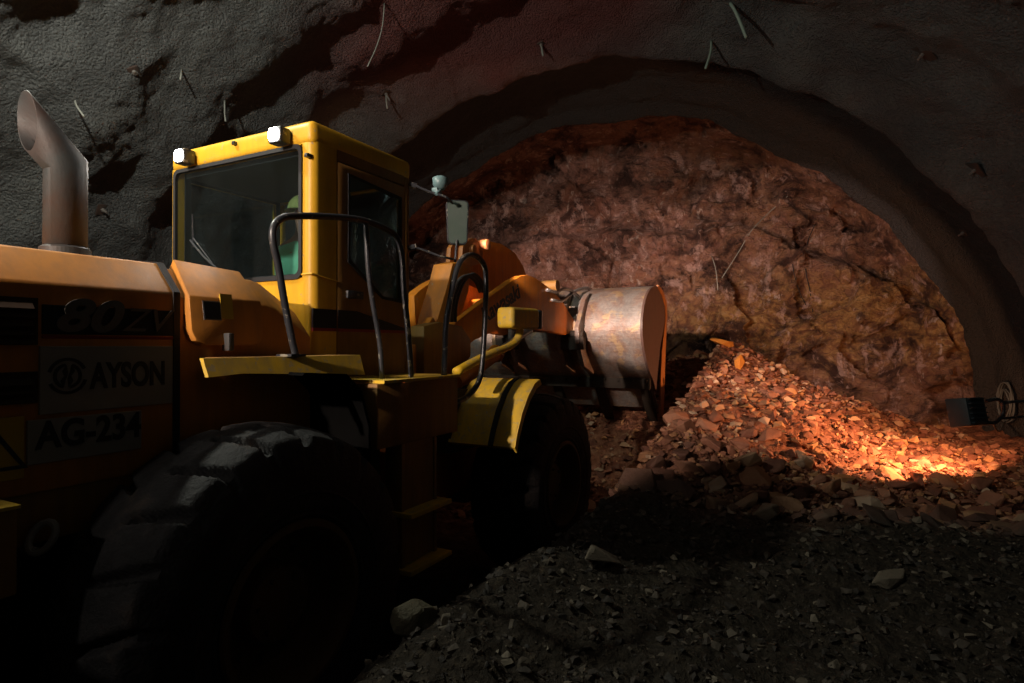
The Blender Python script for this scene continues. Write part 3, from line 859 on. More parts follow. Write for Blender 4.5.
# other sides: left and front walls as frames with glass
bm = BM(); ring_prism(bm, [(CX0, CZ0), (CX1, CZ0), (CX1, 3.27), (CX0, 3.27)], [(CX0+.10, 2.25), (CX1-.08, 2.1), (CX1-.08, 3.2), (CX0+.10, 3.2)], CV0, CV0+.05); obj('cab_left_wall', bm, 'yellow', loader, bevel=.006)
bm = BM(); ring_prism(bm, [(CX0+.06, CZ0+.05), (CX1-.05, CZ0+.05), (CX1-.05, 3.25), (CX0+.06, 3.25)], [(CX0+.105, 2.255), (CX1-.085, 2.105), (CX1-.085, 3.195), (CX0+.105, 3.195)], CV0+.05, CV0+.06); obj('cab_lining', bm, 'interior', loader)
bm = BM(); box(bm, CX0+.1, CX1-.08, CV0+.02, CV0+.026, 2.12, 3.2); obj('left_window', bm, 'glass', loader)
bm = BM(); ring_prism_v(bm, o4, [(CV0+.07, 2.0), (CV1-.07, 2.0), (CV1-.07, 3.2), (CV0+.07, 3.2)], CX1-.05, CX1); obj('cab_front_wall', bm, 'yellow', loader, bevel=.006)
bm = BM(); box(bm, CX1-.03, CX1-.024, CV0+.07, CV1-.07, 2.0, 3.2); obj('windscreen', bm, 'glass', loader)
# right wall: rear pillar panel, door, front pillar
V = CV1
dx0 = at(337, 200, V)[0]; dx1 = at(404, 200, V)[0]
bm = BM(); prism_pts = [(V-.05, CX0)]+[(V-.05+.05*math.sin(D(a)), CX0+.05-.05*math.cos(D(a))) for a in range(10, 91, 10)]+[(V, dx0-.006), (V-.05, dx0-.006)]
va = [bm.verts.new(P(x, v, CZ0)) for v, x in prism_pts]; vb = [bm.verts.new(P(x, v, 3.27)) for v, x in prism_pts]; bm.faces.new(va); bm.faces.new(vb[::-1])
for i in range(len(va)): bm.faces.new([va[i], vb[i], vb[(i+1) % len(va)], va[(i+1) % len(va)]])
obj('cab_rear_pillar', bm, 'yellow', loader)
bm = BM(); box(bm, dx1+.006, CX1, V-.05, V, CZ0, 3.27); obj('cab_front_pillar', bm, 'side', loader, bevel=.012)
bm = BM(); box(bm, dx0, dx1, V-.05, V, 3.20, 3.27); obj('door_header', bm, 'side', loader)
do_ = [(dx0, CZ0+.03), (dx1, CZ0+.03), (dx1, 2.4), (dx1, 3.19), (dx0, 3.19), (dx0, 2.4)]
di_ = [(dx0+.045, 2.43), at(384, 302, V), (dx1-.03, at(402, 304, V)[1]), (dx1-.03, 3.12), (dx0+.045, 3.12), (dx0+.045, 2.8)]
di_ = [at(347, 262, V), at(382, 299, V), at(401, 303, V), (at(401, 303, V)[0], 3.10), (at(347, 262, V)[0], 3.14), (at(347, 262, V)[0], 2.8)]
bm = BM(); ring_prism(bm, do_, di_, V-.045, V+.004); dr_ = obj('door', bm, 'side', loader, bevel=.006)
bm = BM(); ring_prism(bm, di_, [(x+(.018 if i in (0, 4, 5) else -.018 if i in (2, 3) else 0), z+(-.02 if i in (3, 4) else .02 if i < 3 else 0)) for i, (x, z) in enumerate(di_)], V-.01, V+.010); obj('window_seal', bm, 'rubber', dr_)
bm = BM(); prism(bm, di_, V-.008, V-.003); obj('door_window', bm, 'glass', dr_)
x0, x1, z0, z1 = xz_rect(345, 291, 361, 299, V)
bm = BM(); box(bm, x0, x1, V, V+.025, z0, z1); obj('door_handle', bm, 'black', dr_, bevel=.006)
x0, x1, z0, z1 = xz_rect(312, 309, 337, 328, V)
bm = BM(); box(bm, CX0+.002, dx0-.008, V-.01, V+.004, z0, z1); obj('cab_stripe', bm, 'stripe', loader)
bm = BM(); box(bm, CX0+.002, dx0-.008, V-.01, V+.005, z0-.02, z0); obj('stripe_line', bm, 'redline', loader)
bm = BM(); prism(bm, [(dx0+.002, z0-.0), (dx1-.004, z0), (dx1-.004, z0+.02), (dx0+.18, z1), (dx0+.002, z1)], V-.01, V+.008); obj('door_stripe', bm, 'stripe', dr_)
bm = BM(); box(bm, dx0+.002, dx1-.004, V-.01, V+.009, z0-.02, z0); obj('stripe_line', bm, 'redline', dr_)
# seams: thin raised lines on the rear pillar
bm = BM(); zz = at(315, 274, V)[1]; tube(bm, [P(CX0-.004, V-.09, zz+.0), P(CX0-.004, V+.004, zz), P(CX0+.02, V+.006, zz-.005), P(dx0-.01, V+.006, zz-.03)], .006, 6, 0); obj('panel_seam', bm, 'yellow', loader)
# interior: seat, console, steering wheel
bm = BM(); box(bm, .98, 1.05, -.22, .20, 2.24, 2.50); box(bm, 1.0, 1.42, -.25, .25, 2.12, 2.24); obj('operator_seat', bm, 'interior', loader, bevel=.04, seg=3)
bm = BM(); box(bm, 1.05, 1.35, -.2, .2, CZ0+.05, 2.12); obj('seat_base', bm, 'interior', loader, bevel=.02)
bm = BM(); prism(bm, [(1.5, 1.77), (1.63, 1.77), (1.63, 2.35), (1.56, 2.4)], -.2, .2); obj('dashboard', bm, 'interior', loader, bevel=.02)
bm = BM(); swc = Vector(P(1.44, 0, 2.5))
tube(bm, [swc+Vector((math.sin(a)*.08, math.cos(a)*.19, math.sin(a)*.17)) for a in [2*PI*k/28 for k in range(29)]], .013, 8, 0); cyl(bm, swc, P(1.57, 0, 2.38), .02, 8)
tube(bm, [swc+Vector((0, .19, 0)), swc-Vector((0, .19, 0))], .01, 6, 0); obj('steering_wheel', bm, 'rubber', loader)
# rear work lights on the roof edge
lamp_pts = []
for px_, py_ in ((181, 156), (276, 135)):
    q = rear_pt(px_, py_, CX0-.09)
    e = obj('work_light', box(BM(), q.x-.02, q.x+.065, -q.y-.055, -q.y+.055, q.z-.05, q.z+.05), 'black', loader, bevel=.014)
    bm = BM(); A_ = rrect(-q.y-.040, -q.y+.040, q.z-.040, q.z+.040, .022); prism_v(bm, A_, q.x-.030, q.x-.016); lab(obj('lamp_lens', bm, 'lampglow', e, bevel=.004), 'glowing white lens')
    bm = BM(); box(bm, q.x+.03, q.x+.12, -q.y-.03, -q.y+.03, q.z+.03, q.z+.05); obj('lamp_bracket', bm, 'black', e)
    lamp_pts.append(q)
# front work lights (on the cab front, facing the face)
for vv in (-.5, .52):
    e = obj('work_light', box(BM(), CX1+.02, CX1+.11, vv-.055, vv+.055, 3.27, 3.37), 'black', loader, bevel=.014)
    bm = BM(); box(bm, CX1+.108, CX1+.114, vv-.045, vv+.045, 3.28, 3.36); obj('lamp_lens', bm, 'lampglow', e)

# ---------------------------------------------------------------- platforms, fenders, ladder
# rear fender: sheet over tyre, with chipped sloping yellow edge
xa, za = at(203, 357, 1.0); xb, zb_ = at(360, 358, 1.0)
zpt = 1.94
bm = BM(); prism_v(bm, [(.74, zpt-.02), (.98, zpt-.02), (.98, zpt), (.74, zpt)], xa+.16, xb); obj('deck_plate', bm, 'side', loader)
bm = BM(); prism(bm, [(xa, zpt), (xa, zpt-.085), (xa+.18, zpt-.075), (xb, zpt-.118), (xb, zpt)], .975, 1.0)
for vtx in bm.verts:
    if vtx.co.z < zpt-.01: vtx.co.y -= .04
lab(obj('deck_edge', bm, 'chippy', loader), 'chipped yellow edge of the rear deck')
bm = BM()
for sg in (1, -1):
    A = []
    for k in range(9):
        a = D(25+k*14); A.append((math.cos(a)*.98, .80+math.sin(a)*.98))
    A2 = [(math.cos(D(25+k*14))*.955, .80+math.sin(D(25+k*14))*.955) for k in range(9)]
    if sg < 0: prism(bm, A+A2[::-1], .66*sg, .92*sg)
obj('rear_fender_and_shade_sheet', bm, 'chassis', loader)
bm = BM(); fp_ = [(.20, 1.86), (.50, 1.84), (.62, 1.74), (.69, 1.55), (.70, 1.24)]; prism(bm, fp_+[(x-.015, z-.015) for x, z in fp_][::-1], .68, 1.15); obj('rear_fender_and_shade_sheet', bm, 'shade_flap', loader)  # black sheet added to shade the tank's rear face, like the deck's shadow
# tank box with steps, in front of the rear wheel
tb0 = at(385, 378, 1.15)[0]; tb1, zt2 = at(458, 377, 1.15)
_, zb2 = at(430, 438, 1.15)
bm = BM(); box(bm, xb-.02, tb1, .66, 1.15, zb2, zt2); lab(obj('side_tank', bm, 'side', loader, bevel=.012), 'shade-darkened yellow tank box below the cab')
bm = BM(); box(bm, xb+.02, tb1+.01, .62, 1.17, zt2, zt2+.018); obj('step_plate', bm, 'chippy', loader)
bm = BM(); box(bm, xb-.3, tb1, -1.15, -.66, zb2, zt2); obj('side_tank', bm, 'side', loader, bevel=.012)
la0 = at(402, 500, 1.15)[0]; la1 = at(437, 500, 1.15)[0]
lad = obj('ladder', box(box(BM(), la0, la0+.03, 1.02, 1.15, .55, zb2), la1-.03, la1, 1.02, 1.15, .55, zb2), 'side', loader, bevel=.004)
bm = BM(); box(bm, la0+.03, la1-.03, 1.12, 1.14, .62, zb2); obj('ladder_back', bm, 'side', lad)
for z in (.58, .93):
    bm = BM(); box(bm, la0-.02, la1+.05, 1.0, 1.24, z, z+.03); obj('ladder_step', bm, 'chippy', lad, bevel=.004)
bm = BM(); box(bm, la0-.12, la0-.03, .95, 1.0, 1.12, zb2); lab(obj('reflector_panel', bm, 'greenp', loader), 'dark green panel')
# front fenders (right and left)
fo = [(2.14, 1.20), (2.19, 1.32), (2.27, 1.46), (2.38, 1.59), (2.50, 1.68), (2.60, 1.71)]
ff = [(2.58, 1.70), (2.9, 1.715), (3.1, 1.69)]
def fender(sg):
    fi = [(x+.022, z-.02) for x, z in fo]
    bm = BM(); prism(bm, fo+fi[::-1], .72*sg, 1.33*sg); f = obj('front_fender', bm, 'chippy', loader)
    bm = BM(); so = [(x-.006, z+.006) for x, z in fo[:6]]; prism(bm, so+[(x+.004, z-.004) for x, z in fo[:6]][::-1], 1.10*sg, 1.145*sg)
    obj('rubber_strip', bm, 'rubber', f)
    bm = BM(); prism(bm, ff+[(x, z-.012) for x, z in ff][::-1], .72*sg, 1.20*sg); obj('fender_flap', bm, 'chassis', f)
    bm = BM(); prism(bm, fo+[(x+.035, z-.045) for x, z in fo][::-1], 1.325*sg, 1.342*sg); obj('fender_lip', bm, 'chippy', f)
    bm = BM(); box(bm, 2.15, 3.3, .42*sg, .74*sg, 1.1, 1.62) if sg > 0 else box(bm, 2.15, 3.3, -.74, -.42, 1.1, 1.62); obj('fender_bracket', bm, 'chassis', f)
fender(1); fender(-1)
# handrails
def rail(pts, r, parent=loader, v=.98, name='handrail', mat='black'):
    bm = BM(); tube(bm, [P(*((lambda q: (q[0], v, q[1]))(at(a, b, v)))) for a, b in pts], r, 10, 4)
    return obj(name, bm, mat, parent, smooth=True)
h1 = rail([(296, 357), (291, 335), (284, 300), (278, 265), (273, 243), (273, 228), (280, 219), (293, 216), (330, 216.5), (362, 220), (386, 229), (397, 238), (402, 256), (404, 290), (408, 330), (411, 370), (411, 392), (404, 404), (396, 408)], .019, v=1.02)
lab(h1, 'black tube handrail around the deck')
rail([(366, 222), (367, 250), (369, 277), (374, 310), (380, 345), (382, 380)], .016, h1, 1.02, 'rail_post')
bm = BM(); q0 = at(296, 356, 1.02); box(bm, q0[0]-.05, q0[0]+.05, .93, 1.04, zpt, zpt+.012); obj('rail_foot', bm, 'black', h1)
h2 = rail([(444, 376), (445, 350), (446, 325), (450, 300), (455, 275), (460, 262), (466, 256), (473, 255), (480, 259), (485, 268), (486, 285), (485, 320), (483, 355), (480, 378), (473, 391), (465, 398), (456, 402)], .021, v=1.12)
lab(h2, 'black looped grab rail in front of the cab')

# mirror on its arm, extra lamp
MV = .98
def mp(px, py, v=MV): x, z = at(px, py, v); return P(x, v, z)
e0 = mp(413, 184, .72)
bm = BM(); tube(bm, [e0, mp(428, 191, .85), mp(446, 197, .98), mp(452, 203, .98)], .010, 8, 3); cyl(bm, mp(410, 184, .68), mp(417, 186, .74), .022, 8); obj('mirror_arm', bm, 'black', loader)
bm = BM(); tube(bm, [mp(411, 247, .70), mp(418, 248, .75), mp(440, 256, .95), mp(453, 259, .98)], .009, 8, 3); cyl(bm, mp(409, 248, .68), mp(417, 246, .74), .022, 8); tube(bm, [mp(455, 262, .98), mp(456, 250, .98), mp(457, 240, .98)], .010, 8, 0); obj('mirror_stay', bm, 'black', loader)
# mirror body faces back towards the rear of the machine
mc = mp(457.5, 222); hw, hh = .083, .172
def facing_plate(c, hw, hh, t, r, yaw, mat, name, parent, off=0, tilt=0, shrink=0):
    # plate whose normal points backwards (−x) and is swung by yaw towards +v
    pts = rrect(-hw+shrink, hw-shrink, -hh+shrink, hh-shrink, r)
    bm = BM(); A = []; B = []
    n_ = Vector((-math.cos(yaw), -math.sin(yaw), 0)); a_ = Vector((-math.sin(yaw), math.cos(yaw), 0))
    for x, z in pts:
        taper = 1+.08*z/hh
        A.append(bm.verts.new(c+a_*x*taper+Vector((0, 0, z))+n_*off)); B.append(bm.verts.new(c+a_*x*taper+Vector((0, 0, z))+n_*(off-t)))
    bm.faces.new(A); bm.faces.new(B[::-1]); n2 = len(A)
    for i in range(n2): bm.faces.new([A[i], B[i], B[(i+1) % n2], A[(i+1) % n2]])
    return obj(name, bm, mat, parent, bevel=.004 if t > .01 else 0)
mb = facing_plate(mc, hw, hh, .05, .035, D(40), 'black', 'side_mirror', loader)
facing_plate(mc, hw, hh, .004, .03, D(40), 'mirror', 'mirror_glass', mb, .003, 0, .010)
lc = mp(440, 182, .92)
bm = BM(); tube(bm, [lc+Vector((0, 0, .045)), lc+Vector((0, 0, .03)), lc+Vector((0, 0, -.02)), lc+Vector((-.01, 0, -.055))], [.03, .058, .055, .035], 16, 0); wl = obj('beacon_lamp', bm, 'teal', loader, smooth=True)
bm = BM(); box(bm, lc.x-.04, lc.x+.03, -lc.y-.05, -lc.y+.0, lc.z-.09, lc.z-.045); tube(bm, [lc+Vector((0, 0, -.06)), mp(436, 194, .92)], .014, 8, 0); obj('lamp_bracket', bm, 'teal', wl, bevel=.006)

# ---------------------------------------------------------------- boom and linkage
bo = [(440, 352), (441, 336), (453, 322), (485, 298), (508, 281), (518, 276), (524, 275), (532, 278), (546, 288), (558, 300), (566, 312), (572, 322), (573, 331), (562, 335), (548, 332), (530, 329), (515, 325), (501, 327), (485, 334), (471, 340), (455, 352)]
def boom_arm(vc, off):
    pts = [at(a, b, .45) for a, b in bo]
    bm = BM(); prism(bm, pts, vc-.045, vc+.045); return obj('boom_arm', bm, 'boom', loader, bevel=.008)
ba = boom_arm(.45, 0); boom_arm(-.45, 0)
# raised top flange along the right arm (catches the light)
# lettering on the arm
p0 = at(484, 324, .497); p1 = at(523, 295, .497)
ang = math.atan2(p1[1]-p0[1], p1[0]-p0[0]); L_ = math.hypot(p1[0]-p0[0], p1[1]-p0[1])
text('boom_lettering', 'Kawasaki', p0[0], .497, p0[1], L_/4.0, 'brand', ba, .002, 0, .006, ang, 1.0)
# cross tube between arms
bm = BM(); q = at(535, 305, .45); cyl(bm, P(q[0], -.45, q[1]), P(q[0], .45, q[1]), .10, 20); obj('cross_tube', bm, 'boom', loader)
# bell crank (centre)
bc = [(452, 270), (458, 250), (468, 241), (480, 241), (494, 244), (508, 253), (516, 266), (522, 283), (524, 300), (510, 310), (496, 300), (484, 290), (468, 282)]
bm = BM(); prism(bm, [at(a, b, 0) for a, b in [(x+3, y) for x, y in bc]], -.10, .06); bk = obj('bell_crank', bm, 'boom', loader, bevel=.012)
# upper clevis, yellow brown
bm = BM()
for vv in (.16, .30):
    prism(bm, [at(a, b, .2) for a, b in ((449, 262), (450, 248), (454, 241), (461, 239), (468, 243), (471, 254), (469, 264), (456, 268))], vv, vv+.05)
qa = at(459, 251, .2); cyl(bm, P(qa[0], .12, qa[1]), P(qa[0], .39, qa[1]), .05, 16); qb = at(470, 246, .2); cyl(bm, P(qb[0], .05, qb[1]), P(qb[0], .42, qb[1]), .055, 16)
obj('pin_clevis', bm, 'edgep', bk, bevel=.008)
# tilt cylinder: slanted orange barrel from frame tower to bell crank
qa = at(433, 335, .30); qb = at(452, 266, .30)
bm = BM(); prism(bm, [at(a, b, .30) for a, b in ((421, 342), (427, 318), (436, 288), (442, 264), (452, 262), (463, 268), (458, 292), (450, 318), (442, 345), (432, 356))], .20, .42); obj('tower_plate', bm, 'boom', loader, bevel=.014)
# bent far plate with arched edge
bm = BM(); prism(bm, [at(a, b, -.30) for a, b in ((414, 296), (420, 290), (430, 283), (438, 279), (447, 279), (452, 300), (448, 330), (416, 330))], -.42, -.30); obj('tower_plate', bm, 'boom', loader, bevel=.01)
# hydraulic hoses
for k, off in enumerate((0, 5, 10)):
    bm = BM(); tube(bm, [mp(a+off*.6, b, .50) for a, b in ((449, 322), (450, 305), (454, 290), (460, 279), (468, 276-k), (476, 282), (480, 292))], .017, 8, 4); obj('hydraulic_hose', bm, 'hose', loader, smooth=True)
# lower tower box seen below the boom
bm = BM(); prism(bm, [at(a, b, .5) for a, b in ((424, 378), (424, 326), (440, 322), (462, 326), (471, 340), (471, 356), (455, 378))], .36, .5); obj('frame_cheek', bm, 'side', loader, bevel=.012)
# boom cylinders
for sg in (1, -1):
    q0 = at(455, 382, .58); q1 = at(497, 352, .58); q2 = at(530, 330, .58)
    bm = BM(); cyl(bm, P(q0[0], .58*sg, q0[1]), P(q1[0], .58*sg, q1[1]), .075, 20); cyl(bm, P(q1[0]-.05, .58*sg, q1[1]-.035), P(q1[0]+.0, .58*sg, q1[1]), .085, 20); bcy = obj('boom_cylinder', bm, 'boom', loader)
    bm = BM(); cyl(bm, P(q1[0], .58*sg, q1[1]), P(q2[0], .58*sg, q2[1]), .035, 16); lab(obj('cylinder_rod', bm, 'steel', bcy), 'steel rod')
# front lamp box on a bent stalk
for sg in (1, -1):
    VL = 1.0
    ps = [P(at(a, b, VL)[0], VL*sg, at(a, b, VL)[1]) for a, b in ((456, 372), (470, 364), (490, 354), (508, 347), (517, 340), (520, 330), (519, 324))]
    bm = BM(); tube(bm, ps, .035, 12, 4); stl = obj('lamp_stalk', bm, 'chippy', loader, smooth=True)
    xl0, zl0 = at(499, 329, VL); xl1, zl1 = at(532, 309, VL)
    bm = BM(); prism(bm, [(xl0+.10, zl0+.01), (xl1, zl0+.01), (xl1, zl1), (xl0+.10, zl1-.01)], (VL-.085)*sg, (VL+.085)*sg); fl = obj('front_lamp', bm, 'chippy', loader, bevel=.045, seg=5); lab(fl, 'yellow front lamp housing')
    bm = BM(); box(bm, xl1-.005, xl1+.06, min((VL-.085)*sg, (VL+.085)*sg), max((VL-.085)*sg, (VL+.085)*sg), zl0+.015, zl1-.012); obj('lamp_lens', bm, 'lens', fl, bevel=.012)

# ---------------------------------------------------------------- bucket
BW = 1.40
back = [(6.10, 2.80), (5.86, 2.74), (5.66, 2.62), (5.53, 2.45), (5.46, 2.24), (5.50, 2.04), (5.64, 1.82), (5.80, 1.66), (6.0, 1.52), (6.20, 1.30), (6.36, 1.12)]
sh = smooth_path([Vector((a, 0, b)) for a, b in back], 3); sh = [(p.x, p.z) for p in sh]
inn = []
for i, (x, z) in enumerate(sh):
    a = Vector(sh[max(0, i-1)]); b = Vector(sh[min(len(sh)-1, i+1)]); d = (b-a).normalized(); n_ = Vector((-d.y, d.x)); 
    if n_.x < 0 and i < len(sh)*.6: n_ = -n_
    inn.append((x-(-d.y)*-.03 if False else x+.03*abs(d.y)+.0, z+(.03*d.x if True else 0)))
bm = BM(); prism(bm, sh+inn[::-1], -BW, BW)
def bucket_steel(nt):
    c = coord(nt); g = nt.nodes.new('ShaderNodeSeparateXYZ'); nt.links.new(c, g.inputs[0])
    n1 = noi(nt, c, 3.0, 7, .7, .5); n2 = noi(nt, scaled(nt, c, (3, 3, 22)), 2.0, 5, .6); n3 = noi(nt, c, 24, 5, .7)
    st = ramp(nt, n3, [(.3, (.11, .095, .088)), (.7, (.26, .235, .21))])
    ru = ramp(nt, n3, [(.3, (.09, .038, .022)), (.6, (.22, .10, .05)), (.8, (.32, .18, .10))])
    f = ramp(nt, n1, [(.40, (0, 0, 0)), (.58, (1, 1, 1))])
    col = mixc(nt, f, st, ru)
    pz = mth(nt, 'MULTIPLY', mth(nt, 'SUBTRACT', g.outputs['Z'], 1.9, True), .25, True)
    yel = ramp(nt, noi(nt, c, 6, 4), [(.56, (0, 0, 0)), (.63, (1, 1, 1))])
    col = mixc(nt, mth(nt, 'MULTIPLY', yel, .5), col, (.42, .26, .07))
    col = mixc(nt, mth(nt, 'MULTIPLY', n2, .5), col, (.40, .35, .32))
    return pbr(nt, col, .5, .25, bump(nt, mth(nt, 'ADD', n3, n2), .35, .02), .5)
M['bucket'] = nm('worn_bucket_steel', bucket_steel)
bucket = obj('bucket', bm, 'bucket', loader, smooth=math.radians(30))
side = [(x, z) for x, z in sh[:-4]]+[(6.16, 1.40), (6.27, 1.70), (6.38, 1.98), (6.60, 2.25), (6.70, 2.45), (6.70, 2.60), (6.48, 2.74), (6.28, 2.81)]
M['bside'] = nm('bucket_side_rust_paint', paint((.12, .065, .05), (.08, .05, .04), .6, .5, False))
for sg in (1, -1):
    bm = BM(); prism(bm, side, BW*sg, (BW+.03)*sg); o = obj('bucket_side', bm, 'bside', bucket)
    bm = BM(); prism(bm, [(6.24, 2.83), (6.50, 2.77), (6.74, 2.62), (6.76, 2.40), (6.66, 1.9), (6.58, 1.3), (6.53, .98), (6.36, 1.0), (6.36, 1.35), (6.44, 1.9), (6.66, 2.38), (6.64, 2.56), (6.46, 2.70), (6.24, 2.78)], (BW+.012)*sg, (BW+.04)*sg)
    o = obj('side_edge', bm, 'edgep', bucket, bevel=.004); lab(o, 'orange side cutting edge')
# edge strip with bolts and hanging teeth
bm = BM(); box(bm, 5.93, 5.99, -BW, BW, 1.41, 1.55)
for k in range(15): cyl(bm, P(5.90, -1.35+k*.193, 1.52), P(5.94, -1.35+k*.193, 1.52), .022, 6)
obj('wear_strip', bm, 'chassis', bucket, bevel=.004)
for k in range(5):
    vv = -1.30+k*.65
    bm = BM(); prism(bm, [(6.0, 1.46), (6.14, 1.40), (6.44, 1.08), (6.54, .90), (6.46, .93), (6.22, 1.14)], vv-.06, vv+.06); obj('bucket_tooth', bm, 'chassis', bucket, bevel=.01)
# ears on the back and pin blocks
for vv in (-.62, -.36, .36, .62):
    bm = BM(); prism(bm, [(5.34, 2.34), (5.26, 2.22), (5.28, 2.02), (5.48, 1.72), (5.84, 1.60), (5.8, 1.70), (5.5, 2.05), (5.5, 2.40), (5.7, 2.72), (5.5, 2.6)], vv-.03, vv+.03); obj('bucket_ear', bm, 'bucket', bucket, bevel=.008)
for vv in (.49, -.49):
    bm = BM(); cyl(bm, P(5.38, vv-.19, 2.13), P(5.38, vv+.19, 2.13), .06, 16); box(bm, 5.28, 5.36, vv-.10, vv+.22, 1.94, 2.10); obj('pin_block', bm, 'chassis', bucket)
bm = BM()
cyl(bm, P(4.9, -.12, 2.56), P(5.62, -.12, 2.66), .055, 14); cyl(bm, P(5.62, -.25, 2.66), P(5.62, .2, 2.66), .07, 14); cyl(bm, P(4.9, -.25, 2.55), P(4.9, .22, 2.55), .08, 14)
obj('bucket_link', bm, 'bucket', loader)
bm = BM()
tube(bm, [mp(547, 290, .52), mp(556, 292, .50), mp(566, 289, .50), mp(578, 296, .50), mp(583, 310, .50)], .022, 8, 3); tube(bm, [mp(552, 300, .52), mp(562, 301, .50), mp(575, 291, .50), mp(588, 288, .55), mp(592, 296, .55)], .02, 8, 3)
obj('grease_pipe', bm, 'steel', loader, smooth=True)
bm = BM(); q = at(549, 286, .40); cyl(bm, P(q[0], .2, q[1]), P(q[0], .52, q[1]), .07, 14); obj('pin_boss', bm, 'side', loader)

# ---------------------------------------------------------------- operator
def person():
    root = thing('person', 'seated operator in a green high visibility jacket and helmet inside the cab', 'person', wpt(1.13, .07, 2.22), RZ)
    def skin(name, verts, edges, rad, mat, parent, sub=2):
        me = bpy.data.meshes.new(name); me.from_pydata(verts, edges, [])
        o = bpy.data.objects.new(name, me); C.objects.link(o)
        o.modifiers.new('s', 'SKIN'); 
        sv = me.skin_vertices[0].data
        for i, r in enumerate(rad): sv[i].radius = (r, r) if isinstance(r, (int, float)) else r
        sv[0].use_root = True
        m = o.modifiers.new('u', 'SUBSURF'); m.levels = m.render_levels = sub
        bpy.context.view_layer.update()
        me2 = bpy.data.meshes.new_from_object(o.evaluated_get(bpy.context.evaluated_depsgraph_get()))
        bpy.data.objects.remove(o); me2.materials.clear()
        return link(name, me2, mat, parent, True)
    # x forward, y left, z up, seat surface at z=0
    V_ = []; E_ = []; R_ = []
    def chain(start, pts, rads):
        prev = start
        for p, r in zip(pts, rads):
            V_.append(p); R_.append(r)
            if prev is not None: E_.append((prev, len(V_)-1))
            prev = len(V_)-1
        return prev
    hip = chain(None, [(.02, 0, .10)], [(.15, .12)])
    ch = chain(hip, [(.0, 0, .25), (.02, 0, .40), (.04, 0, .48)], [(.15, .11), (.17, .12), (.13, .09)])
    neck = chain(ch, [(.05, 0, .56), (.065, 0, .62)], [.055, .052])
    head = chain(neck, [(.085, 0, .68), (.085, 0, .75), (.08, 0, .80)], [.07, .088, .07])
    for s in (1, -1):
        sh_ = chain(ch-0, [(.04, .17*s, .47), (.10, .25*s, .32), (.17, .27*s, .22), (.28, .20*s, .24), (.35, .15*s, .27)], [.07, .052, .045, .036, .028])
        palm = chain(sh_, [(.39, .145*s, .285), (.415, .14*s, .29)], [(.036, .018), (.034, .016)])
        for k in range(4):
            oy = (.03-.02*k)*s
            chain(palm, [(.43, (.14*s+oy), .30), (.45, (.14*s+oy), .285), (.445, (.14*s+oy), .262)], [.010, .009, .008])
        chain(sh_+1, [(.39, (.14*s-.045*s), .29), (.41, (.14*s-.06*s), .30)], [.011, .009])
        k1 = chain(hip, [(.10, .09*s, .09), (.40, .12*s, .10), (.44, .12*s, .04), (.42, .12*s, -.30), (.50, .12*s, -.34)], [.085, .062, .058, .045, .035])
    body = skin('body', V_, E_, R_, 'skin', root, 1)
    # recolour is done with separate clothing pieces that follow the body
    jv = [(.02, 0, .08), (.0, 0, .25), (.02, 0, .40), (.04, 0, .50)]; je = [(0, 1), (1, 2), (2, 3)]; jr = [(.17, .135), (.165, .125), (.185, .13), (.13, .09)]
    for s in (1, -1):
        b = len(jv); jv += [(.04, .17*s, .475), (.10, .25*s, .32), (.17, .27*s, .22), (.28, .20*s, .24), (.33, .165*s, .262)]; jr += [.082, .064, .058, .048, .042]
        je += [(2, b), (b, b+1), (b+1, b+2), (b+2, b+3), (b+3, b+4)]
    skin('jacket', jv, je, jr, 'hivis', root, 1)
    tv = [(.02, 0, .09)]; te = []; tr = [(.165, .13)]
    for s in (1, -1):
        b = len(tv); tv += [(.10, .09*s, .09), (.40, .12*s, .10), (.44, .12*s, .04), (.42, .12*s, -.28)]; tr += [.10, .074, .070, .056]
        te += [(0, b), (b, b+1), (b+1, b+2), (b+2, b+3)]
    skin('trousers', tv, te, tr, 'trouser', root, 1)
    bm = BM(); hc = Vector((.075, 0, .775))
    n1, n2_ = 20, 8; rows_ = []
    for j in range(n2_+1):
        ph = PI/2*j/n2_; rows_.append([bm.verts.new(hc+Vector((math.cos(a)*math.cos(ph)*.125, math.sin(a)*math.cos(ph)*.108, math.sin(ph)*.115))) for a in [2*PI*k/n1 for k in range(n1)]])
    for A, B in zip(rows_, rows_[1:]):
        for k in range(n1): bm.faces.new([A[k], A[(k+1) % n1], B[(k+1) % n1], B[k]])
    brim = [bm.verts.new(hc+Vector((math.cos(a)*(.15 if math.cos(a) < 0 else .175), math.sin(a)*.125, -.012))) for a in [2*PI*k/n1 for k in range(n1)]]
    for k in range(n1): bm.faces.new([brim[k], brim[(k+1) % n1], rows_[0][(k+1) % n1], rows_[0][k]])
    bmesh.ops.remove_doubles(bm, verts=bm.verts, dist=1e-4); obj('helmet', bm, 'helmet', root, smooth=True)
    bm = BM(); tube(bm, [Vector((.165, 0, .745)), Vector((.19, 0, .71)), Vector((.172, 0, .70))], [.010, .016, .010], 8, 0)
    for s in (1, -1): bmesh.ops.create_icosphere(bm, subdivisions=2, radius=.018, matrix=Matrix.Translation((.085, .088*s, .73)) @ Matrix.Diagonal((1, .5, 1.6, 1)))
    obj('nose_and_ears', bm, 'skin', root, smooth=True)
    bm = BM()
    for s in (1, -1): bmesh.ops.create_icosphere(bm, subdivisions=2, radius=.012, matrix=Matrix.Translation((.160, .033*s, .752)))
    box(bm, .155, .168, -.025, .025, .672, .678); obj('eyes_and_mouth', bm, 'trouser', root)
person()

